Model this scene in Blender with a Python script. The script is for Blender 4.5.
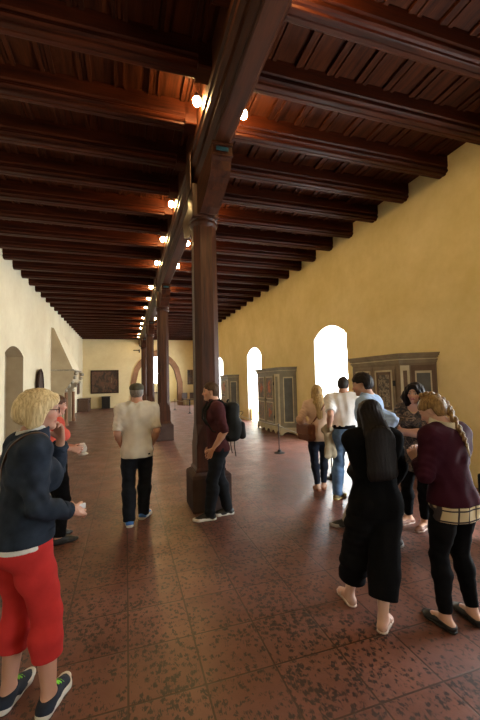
import bpy, bmesh, math, random
import numpy as np
from mathutils import Vector, Matrix

for o in list(bpy.data.objects):
    bpy.data.objects.remove(o, do_unlink=True)
SC = bpy.context.scene
COL = SC.collection
R = math.radians
random.seed(4)

# ------------------------------------------------------------------ camera
F_PX = 358.86
cam_data = bpy.data.cameras.new('camera')
cam_data.sensor_fit = 'VERTICAL'
cam_data.sensor_height = 36.0
cam_data.lens = F_PX / 720.0 * 36.0
cam_data.clip_end = 200
cam = bpy.data.objects.new('camera', cam_data)
COL.objects.link(cam)
_yaw, _pitch, _roll = 0.3076, 0.0599, -0.025
_s, _c = math.sin(_yaw), math.cos(_yaw)
fw = Vector((_s*math.cos(_pitch), _c*math.cos(_pitch), math.sin(_pitch)))
r0 = Vector((_c, -_s, 0)); u0 = r0.cross(fw)
rr = r0*math.cos(_roll) + u0*math.sin(_roll)
uu = -r0*math.sin(_roll) + u0*math.cos(_roll)
M = Matrix((rr, uu, -fw)).transposed().to_4x4()
M.translation = (0, 0, 1.7)
cam.matrix_world = M
SC.camera = cam

# ------------------------------------------------------------------ world and exposure
W = bpy.data.worlds.new('daylight'); SC.world = W
W.use_nodes = True
nt = W.node_tree
sky = nt.nodes.new('ShaderNodeTexSky'); sky.sky_type = 'HOSEK_WILKIE'
sky.sun_direction = Vector((0.75, -0.1, 0.65)).normalized(); sky.turbidity = 3.0
bg = nt.nodes['Background']; bg.inputs['Strength'].default_value = 1.0
nt.links.new(sky.outputs[0], bg.inputs[0])
WINDOW_LIGHT = 25.0          # daylight glowing in the window panes
LAMP_LIGHT = 400.0            # bulbs along the main beam
SC.view_settings.view_transform = 'Standard'
SC.view_settings.look = 'None'
SC.view_settings.exposure = 0.0
SC.view_settings.gamma = 1.0
SC.view_settings.use_curve_mapping = False
SC.cycles.max_bounces = 10
SC.cycles.diffuse_bounces = 6
SC.cycles.sample_clamp_indirect = 6.0
SC.cycles.use_denoising = True

# ------------------------------------------------------------------ materials
def nodes(name):
    m = bpy.data.materials.new(name); m.use_nodes = True
    return m, m.node_tree, m.node_tree.nodes['Principled BSDF']

def N(t, typ, **kw):
    n = t.nodes.new('ShaderNode' + typ)
    for k, v in kw.items():
        setattr(n, k, v)
    return n

def ramp(t, stops, src, interp='LINEAR'):
    n = N(t, 'ValToRGB'); cr = n.color_ramp; cr.interpolation = interp
    while len(cr.elements) < len(stops): cr.elements.new(0.5)
    for e, (p, c) in zip(cr.elements, stops):
        e.position = p; e.color = (c[0], c[1], c[2], 1)
    t.links.new(src, n.inputs[0])
    return n.outputs[0]

def coords(t, scale=(1, 1, 1), kind='Object', rot=(0, 0, 0)):
    tc = N(t, 'TexCoord'); mp = N(t, 'Mapping')
    mp.inputs['Scale'].default_value = scale; mp.inputs['Rotation'].default_value = rot
    t.links.new(tc.outputs[kind], mp.inputs[0])
    return mp.outputs[0]

def noise(t, vec, scale, detail=4, rough=0.55, dist=0.0):
    n = N(t, 'TexNoise'); n.inputs['Scale'].default_value = scale
    n.inputs['Detail'].default_value = detail; n.inputs['Roughness'].default_value = rough
    n.inputs['Distortion'].default_value = dist
    t.links.new(vec, n.inputs['Vector'])
    return n.outputs['Fac']

def bump(t, b, h, strength=0.2, dist=0.01):
    n = N(t, 'Bump'); n.inputs['Strength'].default_value = strength; n.inputs['Distance'].default_value = dist
    t.links.new(h, n.inputs['Height']); t.links.new(n.outputs[0], b.inputs['Normal'])

def mul(c, k): return tuple(min(1, x*k) for x in c)

_mats = {}
def plain(name, col, rough=0.6, var=0.25, scale=6.0, stretch=(1, 1, 1), bmp=0.0, metal=0.0, spec=0.4, sheen=0.0):
    """A surface of one colour with a gentle procedural mottling."""
    if name in _mats: return _mats[name]
    m, t, b = nodes(name)
    v = coords(t, stretch)
    f = noise(t, v, scale)
    t.links.new(ramp(t, [(0.3, mul(col, 1-var)), (0.7, mul(col, 1+var))], f), b.inputs['Base Color'])
    b.inputs['Roughness'].default_value = rough; b.inputs['Metallic'].default_value = metal
    b.inputs['Specular IOR Level'].default_value = spec
    if sheen: b.inputs['Sheen Weight'].default_value = sheen
    if bmp: bump(t, b, noise(t, v, scale*6, 2), bmp)
    _mats[name] = m
    return m

def cloth(name, col, rough=0.9, var=0.2, weave=420.0, bmp=0.12, spec=0.15):
    if name in _mats: return _mats[name]
    m, t, b = nodes(name)
    v = coords(t)
    f = noise(t, v, 9, 5)
    t.links.new(ramp(t, [(0.3, mul(col, 1-var)), (0.7, mul(col, 1+var))], f), b.inputs['Base Color'])
    b.inputs['Roughness'].default_value = rough; b.inputs['Specular IOR Level'].default_value = spec
    bump(t, b, noise(t, v, 38, 5), bmp, 0.012)
    _mats[name] = m
    return m

def wood(name, dark, light, axis=0, rough=0.42, scale=5.0, bmp=0.15, spec=0.5):
    if name in _mats: return _mats[name]
    m, t, b = nodes(name)
    st = [1, 1, 1]; st[axis] = 0.07
    v = coords(t, tuple(x*scale for x in st))
    f = noise(t, v, 3.0, 6, 0.6, 0.6)
    g = noise(t, v, 14.0, 3)
    mx = N(t, 'Math', operation='MULTIPLY_ADD'); mx.inputs[1].default_value = 0.35
    t.links.new(g, mx.inputs[0]); t.links.new(f, mx.inputs[2])
    t.links.new(ramp(t, [(0.45, dark), (0.85, light)], mx.outputs[0]), b.inputs['Base Color'])
    b.inputs['Roughness'].default_value = rough; b.inputs['Specular IOR Level'].default_value = spec
    bump(t, b, mx.outputs[0], bmp, 0.01)
    _mats[name] = m
    return m

def plaster(name, a, c, patch=0.9):
    if name in _mats: return _mats[name]
    m, t, b = nodes(name)
    v = coords(t)
    f = noise(t, v, patch, 6, 0.6)
    g = noise(t, v, 7, 4)
    mx = N(t, 'Math', operation='MULTIPLY_ADD'); mx.inputs[1].default_value = 0.3
    t.links.new(g, mx.inputs[0]); t.links.new(f, mx.inputs[2])
    t.links.new(ramp(t, [(0.4, a), (0.95, c)], mx.outputs[0]), b.inputs['Base Color'])
    b.inputs['Roughness'].default_value = 0.93; b.inputs['Specular IOR Level'].default_value = 0.15
    bump(t, b, noise(t, v, 5, 6, 0.65), 0.25, 0.03)
    _mats[name] = m
    return m

def emitter(name, col, strength):
    if name in _mats: return _mats[name]
    m, t, b = nodes(name)
    b.inputs['Base Color'].default_value = (*col, 1)
    b.inputs['Emission Color'].default_value = (*col, 1)
    b.inputs['Emission Strength'].default_value = strength
    _mats[name] = m
    return m

WOOD_B = wood('ceiling_beam_wood', (0.011, 0.0019, 0.0006), (0.062, 0.0112, 0.0024), 0, rough=0.5, spec=0.16)
WOOD_C = wood('ceiling_board_wood', (0.013, 0.0027, 0.0008), (0.070, 0.0160, 0.0040), 1, rough=0.6, spec=0.12)
WOOD_M = wood('main_beam_wood', (0.012, 0.0030, 0.0011), (0.062, 0.0165, 0.0050), 1, rough=0.5, spec=0.14)
WOOD_P = wood('column_wood', (0.014, 0.0042, 0.0018), (0.066, 0.0195, 0.0075), 2, rough=0.45, spec=0.28)
WALL_Y = plaster('warm_lit_wall_plaster', (0.68, 0.545, 0.245), (0.85, 0.71, 0.40))  # yellow of lamp light and floor bounce is mixed into this plaster colour
WALL_C = plaster('cream_wall_plaster', (0.66, 0.595, 0.43), (0.80, 0.75, 0.575))
STONE_T = plaster('beige_stone', (0.36, 0.29, 0.19), (0.48, 0.40, 0.27), 1.6)
STONE_G = plaster('grey_carved_stone', (0.20, 0.17, 0.12), (0.50, 0.46, 0.38), 9)
STONE_R = plaster('red_sandstone', (0.20, 0.10, 0.06), (0.34, 0.19, 0.11), 2.2)
FAR_WALL = plaster('lamplit_far_plaster', (0.66, 0.545, 0.315), (0.80, 0.69, 0.43))  # plaster tinted yellower to carry the lamplight in its colour
DAY = emitter('window_daylight', (0.90, 0.96, 1.0), WINDOW_LIGHT)
BULB = emitter('lamp_bulb_glow', (1.0, 0.66, 0.26), LAMP_LIGHT)
IRON = plain('black_iron', (0.012, 0.012, 0.013), 0.4, metal=0.6)

# ------------------------------------------------------------------ object helpers
def tag(o, label=None, cat=None, group=None, kind=None):
    if label: o['label'] = label
    if cat: o['category'] = cat
    if group: o['group'] = group
    if kind: o['kind'] = kind
    return o

def empty(name, loc, rz=0.0):
    o = bpy.data.objects.new(name, None); COL.objects.link(o)
    o.empty_display_size = 0.2
    o.location = loc; o.rotation_euler = (0, 0, rz)
    return o

def thing(name, label, cat, loc=(0, 0, 0), rz=0.0, group=None):
    return tag(empty(name, loc, rz), label, cat, group)

def link_mesh(name, me, m, parent=None, smooth=True):
    o = bpy.data.objects.new(name, me); COL.objects.link(o)
    for x in (m if isinstance(m, (list, tuple)) else [m]):
        me.materials.append(x)
    if smooth:
        me.polygons.foreach_set('use_smooth', [True]*len(me.polygons))
    if parent is not None: o.parent = parent
    return o

class MB:
    """Collects shapes in one bmesh."""
    def __init__(s): s.bm = bmesh.new()
    def box(s, lo, hi, bev=0.0, rz=0.0, about=None, mi=0):
        c = [(a+b)/2 for a, b in zip(lo, hi)]; d = [max(1e-4, abs(b-a)) for a, b in zip(lo, hi)]
        mt = Matrix.Translation(c) @ Matrix.Diagonal((*d, 1))
        if rz:
            p = Vector(about if about else c)
            mt = Matrix.Translation(p) @ Matrix.Rotation(rz, 4, 'Z') @ Matrix.Translation(-p) @ mt
        r = bmesh.ops.create_cube(s.bm, size=1, matrix=mt)
        fs = list({f for v in r['verts'] for f in v.link_faces})
        for f in fs: f.material_index = mi
        if bev:
            es = list({e for v in r['verts'] for e in v.link_edges})
            r2 = bmesh.ops.bevel(s.bm, geom=es, offset=min(bev, min(d)*0.45), segments=2, affect='EDGES', profile=0.6)
            for f in r2['faces']: f.material_index = mi
        return s
    def tube(s, pts, r, seg=10, cap=True):
        pts = [Vector(p) for p in pts]
        rs = r if isinstance(r, (list, tuple)) else [r]*len(pts)
        rings = []; up = None
        for i, p in enumerate(pts):
            t = (pts[min(i+1, len(pts)-1)] - pts[max(i-1, 0)]).normalized()
            if up is None:
                up = Vector((0, 0, 1)) if abs(t.z) < 0.9 else Vector((1, 0, 0))
            a = t.cross(up)
            if a.length < 1e-6: a = t.orthogonal()
            a.normalize(); b = a.cross(t).normalized(); up = b
            rings.append([s.bm.verts.new(p + (a*math.cos(2*math.pi*k/seg) + b*math.sin(2*math.pi*k/seg))*rs[i]) for k in range(seg)])
        for i in range(len(rings)-1):
            for k in range(seg):
                s.bm.faces.new((rings[i][k], rings[i][(k+1) % seg], rings[i+1][(k+1) % seg], rings[i+1][k]))
        if cap:
            s.bm.faces.new(rings[0][::-1]); s.bm.faces.new(rings[-1])
        return s
    def lathe(s, prof, c=(0, 0, 0), seg=24, rot=0.0, mt=None, square=False):
        rings = []
        for (r, z) in prof:
            ring = []
            for k in range(seg):
                a = rot + 2*math.pi*k/seg
                v = Vector((r*math.cos(a), r*math.sin(a), z))
                if mt: v = mt @ v
                ring.append(s.bm.verts.new(v + Vector(c)))
            rings.append(ring)
        for i in range(len(rings)-1):
            for k in range(seg):
                s.bm.faces.new((rings[i][k], rings[i][(k+1) % seg], rings[i+1][(k+1) % seg], rings[i+1][k]))
        s.bm.faces.new(rings[0][::-1]); s.bm.faces.new(rings[-1])
        return s
    def prism(s, poly, a, b, axis=1, mi=0):
        """poly: (u, v) outline, swept along axis from a to b. axis 0: (y,z), 1: (x,z), 2: (x,y)."""
        def P(u, v, w):
            return {0: (w, u, v), 1: (u, w, v), 2: (u, v, w)}[axis]
        A = [s.bm.verts.new(P(u, v, a)) for u, v in poly]; B = [s.bm.verts.new(P(u, v, b)) for u, v in poly]
        n = len(poly); fs = []
        for i in range(n):
            fs.append(s.bm.faces.new((A[i], A[(i+1) % n], B[(i+1) % n], B[i])))
        fs.append(s.bm.faces.new(A[::-1])); fs.append(s.bm.faces.new(B))
        for f in fs: f.material_index = mi
        return s
    def sphere(s, c, r, seg=16, sc=(1, 1, 1)):
        mt = Matrix.Translation(c) @ Matrix.Diagonal((r*sc[0], r*sc[1], r*sc[2], 1))
        bmesh.ops.create_uvsphere(s.bm, u_segments=seg, v_segments=max(6, seg//2), radius=1, matrix=mt)
        return s
    def quad(s, pts, mi=0):
        f = s.bm.faces.new([s.bm.verts.new(p) for p in pts]); f.material_index = mi
        return s
    def build(s, name, m, parent=None, smooth=False, normals=True):
        if normals: bmesh.ops.recalc_face_normals(s.bm, faces=s.bm.faces)
        me = bpy.data.meshes.new(name); s.bm.to_mesh(me); s.bm.free()
        o = link_mesh(name, me, m, parent, smooth)
        if smooth:
            for e in me.polygons: pass
            try: me.set_sharp_from_angle(angle=R(40))
            except Exception: pass
        return o

def copy_tree(o, parent=None):
    c = o.copy(); COL.objects.link(c)
    if parent is not None: c.parent = parent
    for ch in list(o.children): copy_tree(ch, c)
    return c
# ------------------------------------------------------------------ the hall
XL, XR, Y0, Y1 = -3.02, 5.07, -7.0, 28.2
ZB, ZC = 5.03, 5.33          # underside of the cross beams, underside of the boards
CX = 1.08                    # centre line of columns and main beam

def floor_material():
    m, t, b = nodes('worn_terracotta_tiles')
    v = coords(t)
    br = N(t, 'TexBrick'); br.offset = 0.0; br.squash = 1.0
    br.inputs['Scale'].default_value = 1.0; br.inputs['Mortar Size'].default_value = 0.007
    br.inputs['Mortar Smooth'].default_value = 0.4; br.inputs['Bias'].default_value = 0.0
    br.inputs['Brick Width'].default_value = 0.42; br.inputs['Row Height'].default_value = 0.42
    br.inputs['Color1'].default_value = (0.0, 0, 0, 1); br.inputs['Color2'].default_value = (1, 1, 1, 1)
    br.inputs['Mortar'].default_value = (0.5, 0.5, 0.5, 1)
    t.links.new(v, br.inputs['Vector'])
    # stamped leaf figures worn dark
    vo = N(t, 'TexVoronoi'); vo.inputs['Scale'].default_value = 27.0; vo.inputs['Randomness'].default_value = 0.9
    t.links.new(v, vo.inputs['Vector'])
    vs = coords(t, (1.0, 0.4, 1.0), rot=(0, 0, 0.7)); f1 = noise(t, vs, 46, 3, 0.6, 2.5)
    f2 = noise(t, v, 1.3, 4, 0.6)
    ad = N(t, 'Math', operation='MULTIPLY_ADD'); ad.inputs[1].default_value = 0.55
    t.links.new(vo.outputs['Distance'], ad.inputs[0]); t.links.new(f1, ad.inputs[2])
    ad2 = N(t, 'Math', operation='MULTIPLY_ADD'); ad2.inputs[1].default_value = -0.55
    t.links.new(f2, ad2.inputs[0]); t.links.new(ad.outputs[0], ad2.inputs[2])
    dark = ramp(t, [(0.385, (0, 0, 0)), (0.475, (1, 1, 1))], ad2.outputs[0])
    base = ramp(t, [(0.3, (0.110, 0.040, 0.028)), (0.7, (0.190, 0.075, 0.053))], noise(t, v, 2.2, 5, 0.6))
    mt = N(t, 'Mix', data_type='RGBA'); mt.inputs['Factor'].default_value = 0.25
    tone = ramp(t, [(0.0, (0.085, 0.032, 0.023)), (1.0, (0.20, 0.085, 0.064))], br.outputs['Color'])
    t.links.new(base, mt.inputs[6]); t.links.new(tone, mt.inputs[7])
    md = N(t, 'Mix', data_type='RGBA')
    t.links.new(dark, md.inputs['Factor']); t.links.new(mt.outputs[2], md.inputs[7])
    md.inputs[6].default_value = (0.033, 0.018, 0.016, 1)
    mm = N(t, 'Mix', data_type='RGBA'); t.links.new(br.outputs['Fac'], mm.inputs['Factor'])
    t.links.new(md.outputs[2], mm.inputs[6]); mm.inputs[7].default_value = (0.05, 0.022, 0.013, 1)
    t.links.new(mm.outputs[2], b.inputs['Base Color'])
    rg = ramp(t, [(0.3, (0.36,)*3), (0.75, (0.56,)*3)], noise(t, v, 3.0, 4))
    t.links.new(rg, b.inputs['Roughness'])
    b.inputs['Specular IOR Level'].default_value = 0.5
    h = N(t, 'Math', operation='SUBTRACT'); t.links.new(noise(t, v, 6, 5, 0.6), h.inputs[0]); t.links.new(br.outputs['Fac'], h.inputs[1])
    bump(t, b, h.outputs[0], 0.22, 0.02)
    return m

FLOOR = floor_material()
f = MB(); f.box((XL-0.8, Y0-0.3, -0.25), (XR+1.0, Y1+8.5, 0.0))
tag(f.build('floor', FLOOR), kind='structure')

# boards and moulded battens of the ceiling, running along the hall
c = MB()
c.box((XL-0.4, Y0-0.3, ZC), (XR+0.4, Y1+0.4, ZC+0.12))
x = XL + 0.1
while x < XR:
    for dx, w, h in ((0.0, 0.05, 0.032), (0.06, 0.035, 0.018), (0.105, 0.05, 0.032)):
        c.box((x+dx, Y0, ZC-h), (x+dx+w, Y1, ZC+0.01))
    x += 0.40
tag(c.build('ceiling', WOOD_C), kind='structure')

def wall_outline(y0, y1, z0, z1, holes, P, N_, mb, mi_wall=0, mi_jamb=1, depth=0.6, back=None, seg=14):
    """A wall face with arched openings; P(u, z, d) gives a point at depth d behind the face."""
    hs = sorted(holes, key=lambda h: h['c'])
    u = y0
    for h in hs:
        a, b_ = h['c']-h['w'], h['c']+h['w']
        mb.quad([P(u, z0, 0), P(a, z0, 0), P(a, z1, 0), P(u, z1, 0)], mi_wall)
        zs, pts = h['spring'], []
        for i in range(seg+1):
            s_ = i/seg
            if h.get('pointed'):
                q = abs(2*s_-1); uu_ = h['c'] + h['w']*(2*s_-1)
                R_ = (h['w']**2 + h['rise']**2)/(2*h['w'])
                zz = zs + math.sqrt(max(0, R_*R_ - (R_-h['w']+h['w']*q)**2))
            else:
                uu_ = h['c'] + h['w']*(2*s_-1)
                R_ = (h['w']**2 + h['rise']**2)/(2*h['rise'])
                zz = zs + math.sqrt(max(0, R_*R_ - (h['w']*(2*s_-1))**2)) - (R_-h['rise'])
            pts.append((uu_, zz))
        for (p, q) in zip(pts, pts[1:]):
            mb.quad([P(p[0], p[1], 0), P(q[0], q[1], 0), P(q[0], z1, 0), P(p[0], z1, 0)], mi_wall)
        if h['bottom'] > z0:
            mb.quad([P(a, z0, 0), P(b_, z0, 0), P(b_, h['bottom'], 0), P(a, h['bottom'], 0)], mi_wall)
        ring = [(a, h['bottom'])] + pts + [(b_, h['bottom'])]
        d = h.get('depth', depth); sp = h.get('splay', 1.0)
        def Q(p): return P(h['c'] + (p[0]-h['c'])*sp, p[1], d)
        for p, q in zip(ring, ring[1:] + ring[:1]):
            mb.quad([P(*p, 0), P(*q, 0), Q(q), Q(p)], mi_jamb)
        h['outline'] = [Q(p) for p in ring]
        h['flat'] = ring
        u = b_
    mb.quad([P(u, z0, 0), P(y1, z0, 0), P(y1, z1, 0), P(u, z1, 0)], mi_wall)

WHITE_JAMB = plaster('white_window_plaster', (0.66, 0.63, 0.55), (0.78, 0.76, 0.70))
# right wall: three windows in the picture, three more beside and behind the camera
win_y = [(-3.55, 0.80), (2.35, 0.80), (8.22, 0.775), (14.07, 0.84), (19.9, 0.84), (25.6, 0.8)]
holes = [dict(c=y, w=w, spring=2.80, rise=0.30, bottom=0.02, depth=0.55, splay=0.86) for y, w in win_y]
w = MB(); wall_outline(Y0, Y1, 0, ZC+0.1, holes, lambda u, z, d: (XR+d, u, z), None, w)
w.quad([(XR+1.0, Y0, 0), (XR+1.0, Y0+0.01, 0), (XR+1.0, Y0+0.01, 0.1), (XR+1.0, Y0, 0.1)])
tag(w.build('wall_right', [WALL_Y, WHITE_JAMB]), kind='structure')
for i, h in enumerate(holes):
    g = MB(); g.quad(h['outline'])
    o = g.build('window_%d' % (i+1), DAY); tag(o, kind='structure')
    fr = MB(); pts = h['outline']
    fr.tube([Vector(p)+Vector((-0.02, 0, 0)) for p in pts + pts[:1]], 0.025, 6)
    fr.build('window_frame', WHITE_JAMB, o)
for k, (y, w_) in enumerate(win_y):     # stone bench in each window bay
    if 5 < y < 20:
        for sgn in (-1, 1):
            s = MB(); yy = y + sgn*(w_-0.14)
            s.box((XR+0.06, yy-0.12, 0.02), (XR+0.52, yy+0.12, 0.50), 0.015)
            s.build('trim_%d' % (2*k+(sgn > 0)), WALL_Y)['kind'] = 'structure'

# left wall with a shallow arched doorway
lh = [dict(c=11.64, w=0.88, spring=2.62, rise=0.24, bottom=0.0, depth=0.45)]
w = MB(); wall_outline(Y0, Y1, 0, ZC+0.1, lh, lambda u, z, d: (XL-d, u, z), None, w)
tag(w.build('wall_left', [WALL_C, STONE_T]), kind='structure')
d = MB(); d.quad(lh[0]['outline'])
tag(d.build('door_1', STONE_T), kind='structure')

# far wall with the pointed sandstone arch into the chapel
fh = [dict(c=2.25, w=1.56, spring=1.75, rise=2.07, bottom=0.0, depth=0.5, pointed=True)]
w = MB(); wall_outline(XL, XR, 0, ZC+0.1, fh, lambda u, z, d: (u, Y1+d, z), None, w)
tag(w.build('wall_far', [FAR_WALL, STONE_R]), kind='structure')
ar = MB()
pin = fh[0]['flat']
def scaled(p, k):
    if p[1] < 0.01: return (2.25+(p[0]-2.25)*k, p[1])
    return (2.25+(p[0]-2.25)*k, p[1] if p[1] < 1.75 else 1.75+(p[1]-1.75)*(k*0.98))
pout = [scaled(p, 1.25) for p in pin]
for p, q, p2, q2 in zip(pin, pin[1:], pout, pout[1:]):
    a = [(p[0], Y1-0.05, p[1]), (q[0], Y1-0.05, q[1]), (q2[0], Y1-0.05, q2[1]), (p2[0], Y1-0.05, p2[1])]
    ar.quad(a)
    ar.quad([a[2], a[3], (p2[0], Y1+0.02, p2[1]), (q2[0], Y1+0.02, q2[1])])
    ar.quad([a[0], a[1], (q[0], Y1+0.3, q[1]), (p[0], Y1+0.3, p[1])])
tag(ar.build('trim_20', STONE_R), kind='structure')

# chapel behind the arch
ch = MB(); CY = Y1+6.0
cw = [dict(c=2.52, w=0.42, spring=3.75, rise=0.8, bottom=1.75, depth=0.25, pointed=True)]
wall_outline(-0.6, 5.0, 0, 5.2, cw, lambda u, z, d: (u, CY+d, z), None, ch)
sw = [dict(c=Y1+3.2, w=0.55, spring=3.2, rise=0.9, bottom=1.2, depth=0.3, pointed=True)]  # glowing side window, added out of view to light the chapel
wall_outline(Y1+0.5, CY, 0, 5.2, sw, lambda u, z, d: (5.0+d, u, z), None, ch)
ch.quad([(-0.6, Y1+0.5, 0), (-0.6, CY, 0), (-0.6, CY, 5.2), (-0.6, Y1+0.5, 5.2)])
ch.quad([(-0.6, Y1+0.5, 5.2), (5.0, Y1+0.5, 5.2), (5.0, CY, 5.2), (-0.6, CY, 5.2)])
tag(ch.build('wall_chapel', [FAR_WALL, WHITE_JAMB]), kind='structure')
for i, h in enumerate((cw[0], sw[0])):
    g = MB(); g.quad(h['outline'])
    tag(g.build('window_%d' % (11+i), DAY), kind='structure')

# wall behind the camera
w = MB()
w.box((XL-0.3, Y0-0.3, 0), (XR+0.6, Y0, ZC+0.1))
tag(w.build('wall_back', WALL_C), kind='structure')

# cross beams: moulded underside, plain stopped ends at the main beam
def beam_profile(y, w_, z, top, plain_=False):
    if plain_:
        return [(y, top), (y, z+0.012), (y+0.012, z), (y+w_-0.012, z), (y+w_, z+0.012), (y+w_, top)]
    return [(y, top), (y, z+0.125), (y+0.018, z+0.11), (y+0.018, z+0.085), (y+0.004, z+0.07), (y+0.004, z+0.05),
            (y+0.022, z+0.034), (y+0.045, z+0.028), (y+0.05, z+0.004), (y+0.065, z), (y+0.105, z), (y+0.112, z+0.01),
            (y+0.124, z+0.01), (y+0.131, z), (y+w_-0.065, z), (y+w_-0.05, z+0.004), (y+w_-0.045, z+0.028), (y+w_-0.022, z+0.034),
            (y+w_-0.004, z+0.05), (y+w_-0.004, z+0.07), (y+w_-0.018, z+0.085), (y+w_-0.018, z+0.11), (y+w_, z+0.125), (y+w_, top)]
b = MB(); BW = 0.235
b.prism(beam_profile(0, BW, ZB, ZC+0.02), XL-0.05, CX-0.30, 0)
b.prism(beam_profile(0, BW, ZB, ZC+0.02, True), CX-0.34, CX-0.12, 0)
b.prism(beam_profile(0, BW, ZB, ZC+0.02, True), CX+0.12, CX+0.34, 0)
b.prism(beam_profile(0, BW, ZB, ZC+0.02), CX+0.30, XR+0.05, 0)
proto = b.build('ceiling_beam', WOOD_B); tag(proto, kind='structure')
k = -12
first = True
while True:
    y = 4.385 + 0.864*k
    if y > Y1-0.3: break
    if y > Y0:
        o = proto if first else proto.copy()
        if not first: COL.objects.link(o)
        first = False
        o.location = (0, y, 0)
    k += 1

# main beam on the columns
m = MB()
prof = [(-0.19, ZC+0.01), (-0.19, 4.93), (-0.165, 4.91), (-0.165, 4.84), (-0.19, 4.82), (-0.19, 4.76), (-0.15, 4.72), (-0.135, 4.66), (-0.15, 4.64), (-0.15, 4.61), (-0.10, 4.545), (-0.10, 4.52), (-0.085, 4.50)]
prof = prof + [(-x_, z_) for x_, z_ in prof[::-1]]
m.prism([(CX+x_, z_) for x_, z_ in prof], Y0-0.1, Y1+0.1, 1)
tag(m.build('main_beam', WOOD_M), kind='structure')

# ------------------------------------------------------------------ columns
STONE_D = plaster('dark_plinth_stone', (0.045, 0.026, 0.022), (0.085, 0.055, 0.047), 4)
GILT = plain('faded_gilt_and_blue_paint', (0.012, 0.05, 0.055), 0.6, 0.5, 20)
def make_column(label, y):
    t = thing('wooden_column', label, 'column', (CX, y, 0), 0, 'carved wooden columns down the hall')
    t['kind'] = 'thing'
    p = MB(); p.box((-0.265, -0.265, 0), (0.265, 0.265, 0.44), 0.012)
    p.lathe([(0.375, 0.44), (0.36, 0.47), (0.30, 0.50)], seg=4, rot=math.pi/4)
    p.build('plinth', STONE_D, t)
    s = MB()
    s.lathe([(0.288, 0.50), (0.288, 0.53), (0.262, 0.56), (0.262, 0.86), (0.25, 0.90), (0.245, 0.905)], seg=4, rot=math.pi/4)
    s.build('base', WOOD_P, t)
    s = MB(); a8 = math.pi/8
    # square base bevels into an octagonal shaft
    sq = [(-1, -1), (1, -1), (1, 1), (-1, 1)]
    rings = []
    for z, hw, ch in ((0.90, 0.176, 0.002), (0.98, 0.174, 0.004), (1.13, 0.172, 0.085), (2.4, 0.168, 0.082), (3.78, 0.164, 0.08), (3.90, 0.164, 0.078), (3.97, 0.158, 0.05)):
        r_ = []
        for sx, sy in sq:
            if sx*sy > 0: pts = [(sx*hw, sy*(hw-ch)), (sx*(hw-ch), sy*hw)]
            else: pts = [(sx*(hw-ch), sy*hw), (sx*hw, sy*(hw-ch))]
            r_ += pts
        rings.append([s.bm.verts.new((x_, y_, z)) for x_, y_ in r_])
    for A, B in zip(rings, rings[1:]):
        for i in range(8): s.bm.faces.new((A[i], A[(i+1) % 8], B[(i+1) % 8], B[i]))
    s.bm.faces.new(rings[0][::-1]); s.bm.faces.new(rings[-1])
    s.build('shaft', WOOD_P, t)
    c = MB()
    c.lathe([(0.17, 3.90), (0.195, 3.93), (0.205, 3.955), (0.195, 3.985), (0.18, 3.99), (0.20, 4.015), (0.185, 4.035)], seg=24)
    c.build('capital_ring', WOOD_P, t, True)
    c = MB()
    c.box((-0.19, -0.19, 4.02), (0.19, 0.19, 4.495), 0.02)
    for sg in (-1, 1): c.box((sg*0.195-0.002, -0.18, 4.40), (sg*0.195+0.02*sg, 0.18, 4.93), 0.006)
    c.build('capital', WOOD_P, t)
    # saddle timber with scrolled ends that carries the main beam
    br = MB()
    prof = [(-1.12, 4.495), (-1.12, 4.36), (-1.07, 4.30), (-1.04, 4.20), (-0.98, 4.15), (-0.90, 4.13), (-0.78, 4.08), (-0.52, 4.00), (-0.36, 3.99), (-0.26, 4.02), (-0.2, 4.05)]
    prof = prof + [(-a_, z_) for a_, z_ in prof[::-1]]
    br.prism(prof, -0.12, 0.12, 0)
    br.build('saddle', WOOD_M, t)
    for sg in (-1, 1):
        g = MB()
        g.box((-0.075, sg*1.122-0.01, 4.385), (0.075, sg*1.122+0.01, 4.43), 0.004)
        g.build('painted_tablet', GILT, t)
        bo = MB()
        for zz in (4.47, 4.345): bo.box((-0.125, sg*1.12-0.02, zz-0.018), (0.125, sg*1.12+0.02, zz+0.018), 0.008)
        bo.build('saddle_moulding', WOOD_M, t)
    return t
make_column('nearest dark wooden column, beside the man with the backpack', 5.0)
for y, lab in ((11.2, 'second dark wooden column, right of the man in the cap'), (17.4, 'third dark wooden column from the front, before the far arch'), (23.6, 'farthest dark wooden column, at the left side of the far arch')):
    make_column(lab, y)

# ------------------------------------------------------------------ spot lamps on the main beam
def make_lamp(x, y, z, label):
    sg = -1 if x < CX else 1
    ar = 0.060 if sg < 0 else 0.15
    t = thing('beam_lamp', label, 'lamp', (CX+sg*0.19, y, z), 0, 'warm lamps along the main beam')
    b = MB(); b.box((-0.012 if sg > 0 else -0.02, -0.04, -0.04), (0.02 if sg > 0 else 0.012, 0.04, 0.04), 0.006)
    b.build('back_plate', IRON, t)
    a = MB(); a.tube([(0, 0, 0), (sg*(ar-0.03), 0, 0.005), (sg*(ar-0.01), 0, 0.02)], 0.011, 8)
    a.build('arm', IRON, t, True)
    s = MB(); s.lathe([(0.02, 0.085), (0.026, 0.08), (0.028, 0.045), (0.034, 0.03)], (sg*ar, 0, 0), 16)
    s.build('socket', IRON, t, True)
    u = MB(); u.sphere((sg*ar, 0, -0.018), 0.05, 16, (1, 1, 1.25))
    u.build('bulb', BULB, t, True)
gap = lambda k: 4.935+0.864*k            # middle of the k-th bay between cross beams
ORD = ['first', 'second', 'third', 'fourth', 'fifth', 'sixth', 'seventh', 'eighth', 'ninth', 'tenth', 'eleventh', 'twelfth']
bays = [-1, 2, 4, 6, 9, 11, 13, 16, 18, 20, 23, 25]
for k in (-8, -5, -3):
    for x_ in (0, 2): make_lamp(x_, gap(k), 5.10, 'warm lamp on the main beam above or behind the camera, outside the photo')
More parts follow.
